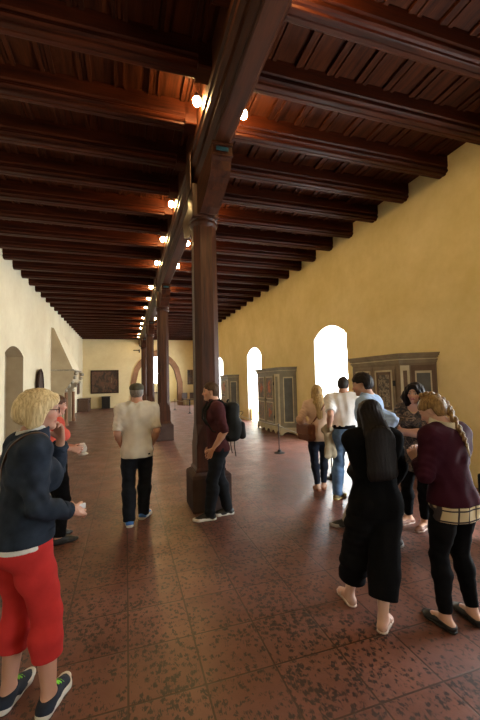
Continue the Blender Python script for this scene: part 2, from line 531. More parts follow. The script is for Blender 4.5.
for i, k in enumerate(bays):
    make_lamp(0, gap(k), 5.10, '%s lamp from the camera on the left side of the main beam' % ORD[i])
    make_lamp(2, gap(k), 5.06, '%s lamp from the camera on the right side of the main beam' % ORD[i])
# ------------------------------------------------------------------ smooth solids: signed distances turned into one closed mesh
f32 = np.float32
def A3(p): return np.array(p, dtype=f32)
def unit(v):
    v = np.asarray(v, float); n = np.linalg.norm(v)
    return v/n if n > 1e-9 else v

def cone(a, b, ra, rb, axis=None, f=1.0): return ('cone', A3(a), A3(b), ra, rb, None if axis is None else A3(unit(axis)), f)
def ell(c, r, rot=None): return ('ell', A3(c), A3(r), None if rot is None else np.asarray(rot, dtype=f32))
def rbox(c, h, rot=None, rd=0.01): return ('box', A3(c), A3(h), None if rot is None else np.asarray(rot, dtype=f32), rd)

def prim_box(p):
    if p[0] == 'cone':
        m = max(p[3], p[4])*max(1.0, p[6])
        return np.minimum(p[1], p[2])-m, np.maximum(p[1], p[2])+m
    if p[0] == 'ell':
        m = p[2].max() if p[3] is not None else p[2]
        return p[1]-m, p[1]+m
    m = np.linalg.norm(p[2]) if p[3] is not None else p[2]
    return p[1]-m, p[1]+m

def prim_d(p, X, Y, Z):
    if p[0] == 'cone':
        a, b, ra, rb, ax, f = p[1:]
        ab = b-a; L = float(ab @ ab) or 1e-9
        x, y, z = X-a[0], Y-a[1], Z-a[2]
        t = np.clip((x*ab[0]+y*ab[1]+z*ab[2])/L, 0, 1)
        x = x-t*ab[0]; y = y-t*ab[1]; z = z-t*ab[2]
        q = x*x+y*y+z*z
        if ax is not None:
            c = x*ax[0]+y*ax[1]+z*ax[2]
            q = q + c*c*(1/(f*f)-1)
        return np.sqrt(np.maximum(q, 0))-(ra+t*(rb-ra))
    c = p[1]; x, y, z = X-c[0], Y-c[1], Z-c[2]
    if p[3] is not None:
        Rm = p[3]
        x, y, z = (x*Rm[0, 0]+y*Rm[1, 0]+z*Rm[2, 0], x*Rm[0, 1]+y*Rm[1, 1]+z*Rm[2, 1], x*Rm[0, 2]+y*Rm[1, 2]+z*Rm[2, 2])
    r = p[2]
    if p[0] == 'ell':
        k0 = np.sqrt((x/r[0])**2+(y/r[1])**2+(z/r[2])**2)
        k1 = np.sqrt((x/r[0]**2)**2+(y/r[1]**2)**2+(z/r[2]**2)**2)+1e-6
        return k0*(k0-1)/k1
    rd = p[4]
    qx, qy, qz = np.abs(x)-r[0]+rd, np.abs(y)-r[1]+rd, np.abs(z)-r[2]+rd
    o = np.sqrt(np.maximum(qx, 0)**2+np.maximum(qy, 0)**2+np.maximum(qz, 0)**2)
    return o+np.minimum(np.maximum(qx, np.maximum(qy, qz)), 0)-rd

def smin(a, b, k):
    if k <= 0: return np.minimum(a, b)
    h = np.maximum(k-np.abs(a-b), 0)/k
    return np.minimum(a, b)-h*h*k*0.25
def smax(a, b, k): return -smin(-a, -b, k)

def ops_box(ops):
    lo = np.full(3, 1e9); hi = -lo
    for o in ops:
        if o[0] == 'u': l, h = prim_box(o[1])
        elif o[0] == 'g': l, h = ops_box(o[1])
        else: continue
        lo = np.minimum(lo, l); hi = np.maximum(hi, h)
    return lo, hi

def ev(ops, gx, gy, gz, h):
    D = np.full((len(gx), len(gy), len(gz)), 2.0, f32)
    lo = np.array([gx[0], gy[0], gz[0]])
    shp = np.array(D.shape)
    for o in ops:
        if o[0] in 'us':
            p, k = o[1], (o[2] if len(o) > 2 else 0.0)
            l, u = prim_box(p); pad = k+3*h
            i0 = np.clip(np.floor((l-pad-lo)/h).astype(int), 0, shp); i1 = np.clip(np.ceil((u+pad-lo)/h).astype(int)+1, 0, shp)
            if (i1 <= i0).any(): continue
            sl = tuple(slice(a, b) for a, b in zip(i0, i1))
            d = prim_d(p, gx[sl[0]][:, None, None], gy[sl[1]][None, :, None], gz[sl[2]][None, None, :])
            D[sl] = smin(D[sl], d, k) if o[0] == 'u' else smax(D[sl], -d, k)
        elif o[0] == 'g':
            l, u = ops_box(o[1]); k = o[2] if len(o) > 2 else 0.0; pad = k+4*h
            i0 = np.clip(np.floor((l-pad-lo)/h).astype(int), 0, shp); i1 = np.clip(np.ceil((u+pad-lo)/h).astype(int)+1, 0, shp)
            if (i1 <= i0).any(): continue
            sl = tuple(slice(a, b) for a, b in zip(i0, i1))
            d = ev(o[1], gx[sl[0]], gy[sl[1]], gz[sl[2]], h)
            D[sl] = smin(D[sl], d, k)
        elif o[0] == 'cut':      # keep the side against the normal
            p, n = A3(o[1]), A3(unit(o[2])); k = o[3] if len(o) > 3 else 0.004
            d = (gx[:, None, None]-p[0])*n[0]+(gy[None, :, None]-p[1])*n[1]+(gz[None, None, :]-p[2])*n[2]
            D = smax(D, d.astype(f32), k)
        elif o[0] == 'w':        # folds and ripples: amplitude, frequency vector list
            amp, fr, seed = o[1], o[2], o[3]
            rg = np.random.RandomState(seed); s = 0
            X, Y, Z = gx[:, None, None], gy[None, :, None], gz[None, None, :]
            for i in range(5):
                v = rg.normal(size=3)*np.array(fr); ph = rg.rand()*6.28
                wob = 0.6*np.sin(X*fr[0]*0.37+Y*fr[1]*0.41+Z*fr[2]*0.45+ph*2)
                s = s+np.sin(X*v[0]+Y*v[1]+Z*v[2]+ph+wob)
            D = D+(amp*s/2.2).astype(f32)
    return D

def surface(ops, h):
    lo, hi = ops_box(ops); lo = lo-4*h-0.012; hi = hi+4*h+0.012
    g = [np.arange(a, b, h, dtype=f32) for a, b in zip(lo, hi)]
    D = ev(ops, *g, h)
    D[[0, -1]] = 1; D[:, [0, -1]] = 1; D[:, :, [0, -1]] = 1
    S = D < 0
    n = np.array(D.shape)-1
    cnt = np.zeros(n, np.int8)
    offs = [(i, j, k) for i in (0, 1) for j in (0, 1) for k in (0, 1)]
    for i, j, k in offs: cnt += S[i:i+n[0], j:j+n[1], k:k+n[2]]
    act = (cnt > 0) & (cnt < 8)
    ijk = np.argwhere(act); idx = np.full(n, -1, np.int32); idx[act] = np.arange(len(ijk))
    acc = np.zeros((len(ijk), 3)); c = np.zeros(len(ijk))
    for a in offs:
        for ax in range(3):
            if a[ax]: continue
            b = list(a); b[ax] = 1
            da = D[ijk[:, 0]+a[0], ijk[:, 1]+a[1], ijk[:, 2]+a[2]]; db = D[ijk[:, 0]+b[0], ijk[:, 1]+b[1], ijk[:, 2]+b[2]]
            m = (da < 0) != (db < 0)
            t = da[m]/(da[m]-db[m])
            p = np.tile(np.array(a, float), (len(t), 1)); p[:, ax] = t
            acc[m] += p; c[m] += 1
    V = np.array([x[0] for x in g])+h*(ijk+acc/c[:, None])
    Fs = []
    for ax in range(3):
        sl0 = [slice(1, -1)]*3; sl1 = [slice(1, -1)]*3
        sl0[ax] = slice(0, -1); sl1[ax] = slice(1, None)
        s0, s1 = S[tuple(sl0)], S[tuple(sl1)]
        e = np.argwhere(s0 != s1); flip = s0[s0 != s1]
        base = e + 1; base[:, ax] -= 1
        o1, o2 = [(1, 2), (2, 0), (0, 1)][ax]
        def cell(d1, d2):
            q = base.copy(); q[:, o1] -= d1; q[:, o2] -= d2
            return idx[q[:, 0], q[:, 1], q[:, 2]]
        quad = np.stack([cell(1, 1), cell(0, 1), cell(0, 0), cell(1, 0)], 1)
        quad[~flip] = quad[~flip][:, ::-1]
        Fs.append(quad)
    Fq = np.concatenate(Fs)
    Fq = Fq[(Fq >= 0).all(1)]
    # one pass of gentle relaxing takes the voxel steps out
    for lam in (0.5, -0.35):
        a = np.zeros_like(V); cc = np.zeros(len(V))
        for i in range(4):
            u, w = Fq[:, i], Fq[:, (i+1) % 4]
            for k in range(3): a[:, k] += np.bincount(u, V[w, k], len(V))+np.bincount(w, V[u, k], len(V))
            cc += np.bincount(u, minlength=len(V))+np.bincount(w, minlength=len(V))
        V = V+lam*(a/np.maximum(cc, 1)[:, None]-V)
    return V, Fq

def mesh_np(name, V, Fq):
    me = bpy.data.meshes.new(name)
    me.vertices.add(len(V)); me.vertices.foreach_set('co', V.astype(f32).ravel())
    me.loops.add(Fq.size); me.loops.foreach_set('vertex_index', Fq.astype(np.int32).ravel())
    me.polygons.add(len(Fq)); me.polygons.foreach_set('loop_start', np.arange(0, Fq.size, 4, dtype=np.int32))
    me.update(calc_edges=True); me.validate()
    return me

def solid(name, ops, h, m, parent, color_fn=None):
    V, Fq = surface(ops, h)
    me = mesh_np(name, V, Fq)
    if color_fn is not None:
        c = np.ones((len(V), 4), f32); c[:, :3] = color_fn(V)
        at = me.color_attributes.new('tone', 'FLOAT_COLOR', 'POINT')
        at.data.foreach_set('color', c.ravel())
    return link_mesh(name, me, m, parent, True)

def rotz(a): c, s = math.cos(a), math.sin(a); return np.array([[c, -s, 0], [s, c, 0], [0, 0, 1.0]])
def rotx(a): c, s = math.cos(a), math.sin(a); return np.array([[1.0, 0, 0], [0, c, -s], [0, s, c]])
def roty(a): c, s = math.cos(a), math.sin(a); return np.array([[c, 0, s], [0, 1.0, 0], [-s, 0, c]])

def skin_material(name, rough=0.5):
    if name in _mats: return _mats[name]
    m, t, b = nodes(name)
    at = N(t, 'Attribute'); at.attribute_name = 'tone'
    t.links.new(at.outputs['Color'], b.inputs['Base Color'])
    b.inputs['Roughness'].default_value = rough; b.inputs['Specular IOR Level'].default_value = 0.35
    b.inputs['Subsurface Weight'].default_value = 0.08; b.inputs['Subsurface Radius'].default_value = (0.012, 0.005, 0.003)
    _mats[name] = m
    return m

def hair_material(name, a, c, rough=0.45):
    if name in _mats: return _mats[name]
    m, t, b = nodes(name)
    v = coords(t, (32, 32, 3.5))
    f = noise(t, v, 3.0, 4, 0.6, 0.4)
    t.links.new(ramp(t, [(0.3, a), (0.7, c)], f), b.inputs['Base Color'])
    b.inputs['Roughness'].default_value = rough; b.inputs['Specular IOR Level'].default_value = 0.14
    bump(t, b, f, 0.2, 0.01)
    _mats[name] = m
    return m

class Person:
    """Lays out a posed human: joints first, then the solids of skin and clothes that follow them. Local +Y is forward, +X is the right hand side."""
    def __init__(s, label, root, phi, h=1.70, female=False, pelvis=(0, 0, None), pelvis_yaw=0, lean=(0, 0), chest_yaw=0,
                 head=(0, 0, 0), feet=None, hands=None, skin=(0.55, 0.33, 0.23), vox=0.008, build=1.0, belly=0.0, bust=1.0):
        s.h = h; s.female = female; s.vox = vox; s.skin = skin; s.build = build; s.belly = belly; s.bust = bust
        s.rz = R(phi-90); s.root = np.array([root[0], root[1], 0.0])
        s.t = thing('person', label, 'person', tuple(s.root), s.rz)
        s.Rw = rotz(s.rz)
        pz = pelvis[2] if pelvis[2] is not None else 0.525*h
        s.pel = np.array([pelvis[0], pelvis[1], pz])
        s.Rp = rotz(R(pelvis_yaw))
        s.Rs = rotx(-R(lean[0])) @ roty(R(lean[1]))
        s.Rc = s.Rs @ rotz(R(chest_yaw))
        s.nb = s.pel + s.Rs @ np.array([0, 0, 0.305*h])
        s.mid = s.pel + s.Rs @ np.array([0, 0.0, 0.10*h])
        shw = (0.098 if female else 0.112)*h
        s.shw = shw
        s.sh = {d: s.nb + s.Rc @ np.array([d*shw, -0.004*h, -0.022*h]) for d in (-1, 1)}
        s.hip = {d: s.pel + s.Rp @ np.array([d*0.052*h, 0, -0.005*h]) for d in (-1, 1)}
        yaw, pit, tilt = head
        s.Rh = rotz(R(yaw)) @ rotx(-R(pit)) @ roty(R(tilt))
        piv = s.nb + s.Rs @ np.array([0, 0.008*h, 0.055*h])
        s.Hh = 0.131*h
        s.hc = piv + s.Rh @ np.array([0, 0.016*h, 0.048*h])
        # feet: (x, y, z of the sole under the ankle, direction, heel pitch), hall coordinates and compass angle
        def fl_(v):
            q = s.w2l((v[0], v[1], v[2])); return (q[0], q[1], v[2], v[3]-phi, v[4] if len(v) > 4 else 0)
        feet = {d: fl_(v) for d, v in feet.items()}
        def hl_(v):
            v = dict(v); v['at'] = s.w2l(v['at'])
            for k in ('dir', 'palm', 'pole'):
                if k in v: v[k] = s.Rw.T @ np.array(v[k], float)
            return v
        hands = {d: hl_(v) for d, v in hands.items()}
        s.foot = {}
        for d in (-1, 1):
            x, y, z, yw, pt = feet[d]
            Rf = rotz(R(yw)) @ rotx(-R(pt))
            toe = np.array([x, y, z]) + rotz(R(yw)) @ np.array([0, 0.075*h, 0])
            ank = toe + Rf @ np.array([0, -0.075*h, 0.048*h])
            s.foot[d] = (toe, Rf, ank)
        s.knee = {}; s.elb = {}; s.wr = {}; s.hand = {}
        for d in (-1, 1):
            toe, Rf, ank = s.foot[d]
            fwd = unit(Rf @ np.array([0, 1.0, 0])*[1, 1, 0] + s.Rp @ np.array([0, 1.0, 0]))
            s.knee[d] = s.ik(s.hip[d], ank, 0.243*h, 0.237*h, fwd + np.array([d*0.1, 0, 0]))
        for d in (-1, 1):
            hd = hands[d]
            wr = np.array(hd['at'], float); pole = np.array(hd.get('pole', (d*0.5, -1.0, -0.3)), float)
            s.elb[d], wr = s.ik2(s.sh[d], wr, 0.168*h, 0.150*h, pole)
            s.wr[d] = wr
            hdir = unit(hd.get('dir', wr-s.elb[d])); nrm = np.array(hd.get('palm', (-d, 0, 0)), float)
            nrm = unit(nrm-hdir*(nrm @ hdir))
            s.hand[d] = (hdir, nrm, hd.get('curl', 0.5), hd.get('thumb', 0.4))
    def l2w(s, p): return s.Rw @ np.asarray(p, float) + s.root
    def w2l(s, p): return s.Rw.T @ (np.asarray(p, float)-s.root)
    @staticmethod
    def ik(a, b, l1, l2, pole):
        a = np.asarray(a, float); b = np.asarray(b, float)
        v = b-a; D = min(np.linalg.norm(v), (l1+l2)*0.999); u = unit(v)
        x = (l1*l1-l2*l2+D*D)/(2*D); y = math.sqrt(max(l1*l1-x*x, 0))
        n = pole-u*(pole @ u); n = unit(n)
        return a+u*x+n*y
    @staticmethod
    def ik2(a, b, l1, l2, pole):
        v = b-a; L = np.linalg.norm(v); m = (l1+l2)*0.995
        if L > m: b = a+v/L*m
        return Person.ik(a, b, l1, l2, pole), b
    def H(s, x, y, z): return s.hc + s.Rh @ (np.array([x, y, z])*s.Hh)
    # ---- groups of solids; o is the clearance of a garment over the skin
    def torso(s, o=0.0, hips=True, chest=True):
        h = s.h; B = s.build; fw_ = s.Rs @ s.Rp @ np.array([0, 1.0, 0]); fc = s.Rc @ np.array([0, 1.0, 0]); U = []
        ux = s.Rs @ np.array([0, 0, 1.0])
        hw = 0.051 if s.female else 0.045
        if hips:
            U += [('u', cone(s.pel+s.Rp @ np.array([-hw*h, 0, -0.01*h]), s.pel+s.Rp @ np.array([hw*h, 0, -0.01*h]), 0.056*h*B+o, 0.056*h*B+o), 0.03)]
            for d in (-1, 1):
                U += [('u', ell(s.pel+s.Rp @ np.array([d*0.037*h, -0.030*h, -0.018*h]), (0.05*h*B+o, 0.045*h*B+o, 0.055*h*B+o)), 0.03)]
            U += [('u', cone(s.pel+ux*0.0*h, s.mid, 0.086*h*B+o, (0.072 if s.female else 0.083)*h*B+o, fw_, 0.74), 0.04)]
            if s.belly: U += [('u', ell(s.pel+s.Rs @ np.array([0, 0.03*h, 0.055*h]), (0.075*h+o, 0.045*h+s.belly+o, 0.075*h+o)), 0.06)]
        if chest:
            up = s.nb-ux*0.075*h
            U += [('u', cone(s.mid, up, (0.072 if s.female else 0.083)*h*B+o, (0.083 if s.female else 0.096)*h*B+o, fc, 0.68), 0.04)]
            U += [('u', cone(s.sh[-1], s.sh[1], 0.033*h+o, 0.033*h+o), 0.05)]
            for d in (-1, 1):
                U += [('u', cone(s.nb+ux*0.022*h, s.sh[d]+ux*0.006*h, 0.026*h+o*0.7, 0.027*h+o*0.8), 0.04)]
                U += [('u', ell(s.nb+s.Rc @ np.array([d*0.05*h, -0.03*h, -0.075*h]), (0.05*h+o*0.8, 0.028*h+o*0.8, 0.07*h+o*0.8)), 0.06)]
                if s.female: U += [('u', ell(s.nb+s.Rc @ np.array([d*0.044*h, 0.052*h, -0.105*h]), np.array([0.042*h, 0.036*h, 0.042*h])*s.bust+o), 0.035)]
                else: U += [('u', ell(s.nb+s.Rc @ np.array([d*0.045*h, 0.035*h, -0.075*h]), (0.05*h+o, 0.03*h+o, 0.045*h+o)), 0.04)]
        return U
    def arm(s, d, o=0.0, lo=None, fist=True, t_end=1.0):
        h = s.h; B = 0.90 if s.female else 1.02; S, E, Wr = s.sh[d], s.elb[d], s.wr[d]
        o2 = o if lo is None else lo
        M_ = E+(Wr-E)*0.3
        U = [('u', cone(S, E, 0.031*h*B+o, 0.0235*h*B+(o+o2)/2), 0.02),
             ('u', cone(E, M_, 0.0235*h*B+(o+o2)/2, 0.0245*h*B+o2), 0.02),
             ('u', cone(M_, Wr, 0.0245*h*B+o2, 0.0155*h*B+o2), 0.02)]
        return U
    def leg(s, d, o=0.0, ok=None, oa=None, B=None):
        h = s.h; B = B or s.build; ok = o if ok is None else ok; oa = ok if oa is None else oa
        Hp, K, A = s.hip[d], s.knee[d], s.foot[d][2]
        fwd = unit(s.foot[d][1] @ np.array([0, 1.0, 0])); back = K+(A-K)*0.28-fwd*0.008*h
        return [('u', cone(Hp+(K-Hp)*0.06, Hp+(K-Hp)*0.45, 0.056*h*B+o, 0.046*h*B+(o+ok)/2), 0.03),
                ('u', cone(Hp+(K-Hp)*0.45, K, 0.046*h*B+(o+ok)/2, 0.032*h*B+ok), 0.03),
                ('u', cone(K, back, 0.031*h*B+ok, 0.034*h*B+ok+(oa-ok)*0.28), 0.025),
                ('u', cone(back, A, 0.034*h*B+ok+(oa-ok)*0.28, 0.0205*h+oa), 0.025)]
    def footp(s, d, o=0.0):
        h = s.h; toe, Rf, ank = s.foot[d]
        def P(x, y, z): return toe+Rf @ np.array([x*h, (y-0.075)*h, z*h])
        up = Rf @ np.array([0, 0, 1.0])
        return [('u', cone(ank, P(0, -0.02, 0.022), 0.0205*h+o, 0.021*h+o), 0.02),
                ('u', cone(P(0, -0.025, 0.019), P(0.002*d, 0.02, 0.022), 0.0185*h+o, 0.019*h+o), 0.02),
                ('u', cone(ank+Rf @ np.array([0, 0.005*h, -0.008*h]), P(0, 0.07, 0.018), 0.018*h+o, 0.016*h+o), 0.02),
                ('u', cone(P(-0.006*d, 0.025, 0.015), P(0.0, 0.075, 0.013), 0.019*h+o, 0.0235*h+o, up, 0.62), 0.02),
                ('u', cone(P(0.0, 0.075, 0.012), P(-0.005*d, 0.103, 0.010), 0.0235*h+o, 0.016*h+o, up, 0.6), 0.02)]
    def handp(s, d, o=0.0):
        h = s.h; Wr = s.wr[d]; hd, nr, curl, th = s.hand[d]
        side = np.cross(hd, nr)*d       # towards the thumb
        U = []; L = 0.054*h
        ks = []
        for i, (off, ln) in enumerate(((0.40, 0.043), (0.13, 0.048), (-0.13, 0.044), (-0.38, 0.035))):
            kn = Wr+hd*L*(1.0-0.05*abs(i-1))+side*off*0.052*h
            U.append(('u', cone(Wr+side*off*0.026*h+hd*0.004*h, kn, 0.0085*h+o, 0.0066*h+o), 0.008))
            ks.append((kn, ln))
        for i, (kn, ln) in enumerate(ks):
            a = curl*(0.75+0.12*i); p = kn; ang = 0.35*a
            for seg, fr in enumerate((0.45, 0.31, 0.24)):
                dr = hd*math.cos(ang)+nr*math.sin(ang)+side*(0.10-0.07*i)
                q = p+unit(dr)*ln*h*fr
                r0_ = (0.0060, 0.0054, 0.0048, 0.0042)[seg]*h; r1_ = (0.0054, 0.0048, 0.0040)[seg]*h
                U.append(('u', cone(p, q, r0_+o, r1_+o), 0.003))
                p = q; ang += a*1.0
        b = Wr+hd*0.012*h+side*0.015*h+nr*0.004*h
        t1 = b+unit(side*0.75+hd*0.6+nr*0.35)*0.026*h
        t2 = t1+unit(side*(0.45-0.5*th)+hd*0.9+nr*(0.2+0.6*th))*0.020*h
        t3 = t2+unit(side*(0.25-0.7*th)+hd*0.95+nr*(0.2+0.7*th))*0.017*h
        U += [('u', cone(b, t1, 0.0095*h+o, 0.0072*h+o), 0.008), ('u', cone(t1, t2, 0.0070*h+o, 0.0062*h+o), 0.003), ('u', cone(t2, t3, 0.0062*h+o, 0.0048*h+o), 0.003)]
        return U
    def headp(s, jaw=1.0, nose=1.0):
        q = s.Hh; E = lambda c, r: ell(s.H(*c), np.array(r)*q, s.Rh)
        C = lambda a, b, ra, rb: cone(s.H(*a), s.H(*b), ra*q, rb*q)
        U = [('u', E((0, -0.07, 0.14), (0.325, 0.405, 0.355)), 0.02),
             ('u', E((0, 0.09, -0.10), (0.262*jaw, 0.275, 0.33)), 0.05*q*4),
             ('u', C((-0.17*jaw, 0.0, -0.27), (0, 0.235, -0.41), 0.085, 0.085), 0.02), ('u', C((0.17*jaw, 0.0, -0.27), (0, 0.235, -0.41), 0.085, 0.085), 0.02),
             ('u', C((-0.14, 0.275, 0.10), (0.14, 0.275, 0.10), 0.065, 0.065), 0.02)]
        for d in (-1, 1):
            U += [('u', E((d*0.165, 0.20, -0.11), (0.10, 0.11, 0.10)), 0.018)]
        for d in (-1, 1):
            U += [('s', E((d*0.135, 0.375, 0.005), (0.088, 0.07, 0.055)), 0.012)]
        for d in (-1, 1):
            U += [('u', E((d*0.135, 0.268, 0.0), (0.068, 0.068, 0.062)), 0.003)]
        U += [('u', C((0, 0.325, 0.03), (0, 0.425*nose, -0.145), 0.036, 0.048), 0.010),
              ('u', C((0.055, 0.345, -0.165), (-0.055, 0.345, -0.165), 0.038, 0.038), 0.008),
              ('u', C((-0.075, 0.318, -0.268), (0.075, 0.318, -0.268), 0.030, 0.030), 0.006), ('u', C((0, 0.335, -0.262), (0.0, 0.33, -0.272), 0.034, 0.034), 0.006),
              ('u', C((-0.06, 0.312, -0.312), (0.06, 0.312, -0.312), 0.034, 0.034), 0.006),
              ('u', E((0, 0.285, -0.42), (0.085, 0.065, 0.07)), 0.015)]
        for d in (-1, 1):
            U += [('u', ell(s.H(d*0.325, -0.04, -0.05), np.array((0.035, 0.085, 0.135))*q, s.Rh @ rotz(-d*0.35)), 0.008)]
        U += [('u', cone(s.H(0, -0.09, -0.22), s.nb+np.array([0, -0.006*s.h, 0]), (0.030 if s.female else 0.036)*s.h, (0.034 if s.female else 0.042)*s.h), 0.025)]
        return U
    def skin_tone(s, lips=(0.42, 0.15, 0.12), brow=(0.10, 0.06, 0.04), iris=(0.05, 0.03, 0.02)):
        base = np.array(s.skin)
        def fn(V):
            L = ((V-s.hc) @ s.Rh)/s.Hh
            c = np.tile(base, (len(V), 1))
            x, y, z = np.abs(L[:, 0]), L[:, 1], L[:, 2]
            def mixin(mask, col, k=1.0): c[mask] = c[mask]*(1-k)+np.array(col)*k
            face = (y > 0.16) & (y < 0.6) & (np.abs(z) < 0.55) & (x < 0.4)
            mixin(face & (((x-0.17)/0.12)**2+((z+0.14)/0.10)**2 < 1), base*np.array([1.08, 0.82, 0.80]), 0.6)
            mixin(face & (y > 0.36) & (z < -0.08) & (z > -0.22) & (x < 0.08), base*np.array([1.06, 0.84, 0.82]), 0.6)
            mixin(face & ((x/0.115)**2+((z+0.288)/0.052)**2 < 1), lips)
            mixin(face & (x > 0.055) & (x < 0.215) & (np.abs(z-0.098-0.02*np.sin(x*14)) < 0.021), brow, 0.85)
            e = ((x-0.135)/0.068)**2+(z/0.034)**2
            mixin(face & (e < 1.35), (0.12, 0.07, 0.05), 0.7)
            mixin(face & (e < 0.8), (0.62, 0.58, 0.54))
            mixin(face & ((x-0.135)**2+z**2 < 0.034**2), iris)
            return c
        return fn
    def make_body(s, feet=True, hands=True, jaw=1.0, nose=1.0, **tones):
        U = s.torso()
        for d in (-1, 1):
            U += s.leg(d)+s.footp(d)+s.arm(d)
        U += s.headp(jaw, nose)
        for d in (-1, 1): U += [('g', s.handp(d), 0.006)]
        return solid('body', U, s.vox, skin_material('skin'), s.t, s.skin_tone(**tones))
    def trousers(s, m, name='trousers', o=0.012, ok=0.014, oa=0.022, hem=0.06, waist=0.60, fold=0.003, seed=1, vox=None, flare_cut=True, B=None):
        """hem: height of the hem along the shin above the sole, in body heights."""
        h = s.h; U = []
        for d in (-1, 1):
            K, A = s.knee[d], s.foot[d][2]
            ax = unit(A-K); p = A-ax*(hem-0.048)*h
            L = s.leg(d, o, ok, oa, B)
            U.append(('g', L+[('w', fold, (16, 16, 42), seed+d), ('cut', p, ax)], 0.03))
        U += [('g', s.torso(o, chest=False)+[('w', fold*0.3, (18, 18, 30), seed+5), ('cut', (s.pel[0], s.pel[1], waist*h), (0, 0, 1))], 0.03)]
        return solid(name, U, vox or s.vox, m, s.t)
    def top(s, m, name='shirt', o=0.014, hem=0.50, sleeve=1.0, so=0.012, slo=None, fold=0.003, seed=3, neck=0.045, vox=None, extra=None, v=0.0, drape=0.0, arms=(-1, 1)):
        """hem in body heights; sleeve 0..1 shoulder-elbow, 1..2 elbow-wrist."""
        h = s.h
        T = s.torso(o)
        if drape:
            fw_ = s.Rs @ s.Rp @ np.array([0, 1.0, 0])
            T += [('u', cone(s.mid, np.array([s.pel[0], s.pel[1], hem*h-0.03]), 0.08*h+o, 0.098*h*s.build+o+drape, fw_, 0.76), 0.04)]
        T += [('w', fold*0.8, (30, 30, 36), seed), ('cut', (0, 0, hem*h), (0, 0, -1))]
        U = [('g', T, 0.0)]
        for d in arms:
            A = s.arm(d, so, slo)
            if sleeve <= 1: p = s.sh[d]+(s.elb[d]-s.sh[d])*sleeve; n = s.elb[d]-s.sh[d]
            else: p = s.elb[d]+(s.wr[d]-s.elb[d])*(sleeve-1); n = s.wr[d]-s.elb[d]
            if sleeve <= 1: A = A[:1]
            U.append(('g', A+[('w', fold*0.9, (58, 58, 58), seed+7+d), ('cut', p, n)], 0.045))
        up = s.Rs @ np.array([0, 0, 1.0])
        U.append(('s', cone(s.nb+up*(neck*0.1)*h-s.Rc @ np.array([0, -0.012*h, 0]), s.nb+up*0.12*h, neck*h, neck*h*1.15), 0.01))
        if v: U.append(('s', cone(s.nb+s.Rc @ np.array([0, 0.075*h, -v*h]), s.nb+s.Rc @ np.array([0, 0.05*h, 0.01*h]), 0.008*h, 0.035*h), 0.01))
        if extra: U += extra
        return solid(name, U, vox or s.vox, m, s.t)
    def collar(s, m, name='collar', r=0.046, hgt=0.03, parent=None, tilt=0.02, open_=True):
        h = s.h; up = s.Rs @ np.array([0, 0, 1.0]); c0 = s.nb+up*0.012*h
        U = [('u', cone(c0, c0+up*hgt*h, r*h, (r-0.004)*h), 0.004), ('s', cone(c0-up*0.03*h, c0+up*(hgt+0.05)*h, (r-0.008)*h, (r-0.010)*h), 0.003),
             ('cut', c0+up*hgt*h, unit(up-s.Rc @ np.array([0, 0.35, 0]))), ('cut', c0-up*0.02*h, -up)]
        if open_: U.append(('s', cone(s.nb+s.Rc @ np.array([0, 0.07*h, -0.02*h]), s.nb+s.Rc @ np.array([0, 0.05*h, 0.06*h]), 0.014*h, 0.022*h), 0.004))
        return solid(name, U, min(s.vox, 0.006), m, parent or s.t)
    def shoe(s, d, mu, ms, o=0.006, low=0.046, sole=0.016, open_top=False, laces=None, lace_r=0.0035):
        h = s.h; toe, Rf, ank = s.foot[d]; up = Rf @ np.array([0, 0, 1.0])
        def P(x, y, z): return toe+Rf @ np.array([x*h, (y-0.075)*h, z*h])
        U = s.footp(d, o)+[('cut', P(0, 0.01, low), unit(up+Rf @ np.array([0, -0.15, 0]))), ('cut', P(0, 0, 0.004), -up)]
        if open_top: U.append(('s', cone(P(0, 0.0, 0.045), P(0, 0.055, 0.036), 0.021*h, 0.017*h), 0.004))
        sh = solid('shoe', U, min(s.vox, 0.007), mu, s.t)
        q = 0.0235*h+o+0.003
        U = [('u', cone(P(0, -0.026, 0.010), P(0.0, 0.02, 0.010), 0.021*h+o, 0.0205*h+o), 0.02), ('u', cone(P(0, 0.02, 0.010), P(0.0, 0.075, 0.010), 0.0205*h+o, q), 0.02),
             ('u', cone(P(0, 0.075, 0.010), P(-0.005*d, 0.105, 0.011), q, 0.016*h+o), 0.02), ('cut', P(0, 0, sole), up, 0.002), ('cut', P(0, 0, 0.0005), -up, 0.002)]
        solid('sole', U, min(s.vox, 0.006), ms, sh)
        if laces:
            b = MB()
            for i in range(4):
                y = 0.030+0.013*i; zz = 0.0480-0.0075*i+(o+lace_r-0.0035)/h
                b.tube([P(-0.014, y, zz-0.006), P(-0.006, y+0.004, zz+0.001), P(0.006, y+0.002, zz+0.001), P(0.014, y+0.003, zz-0.006)], lace_r, 6)
            b.build('laces', laces, sh, True)
        return sh
    def hair(s, m, U, name='hair', vox=None, parent=None):
        return solid(name, U, vox or min(s.vox, 0.007), m, parent or s.t)
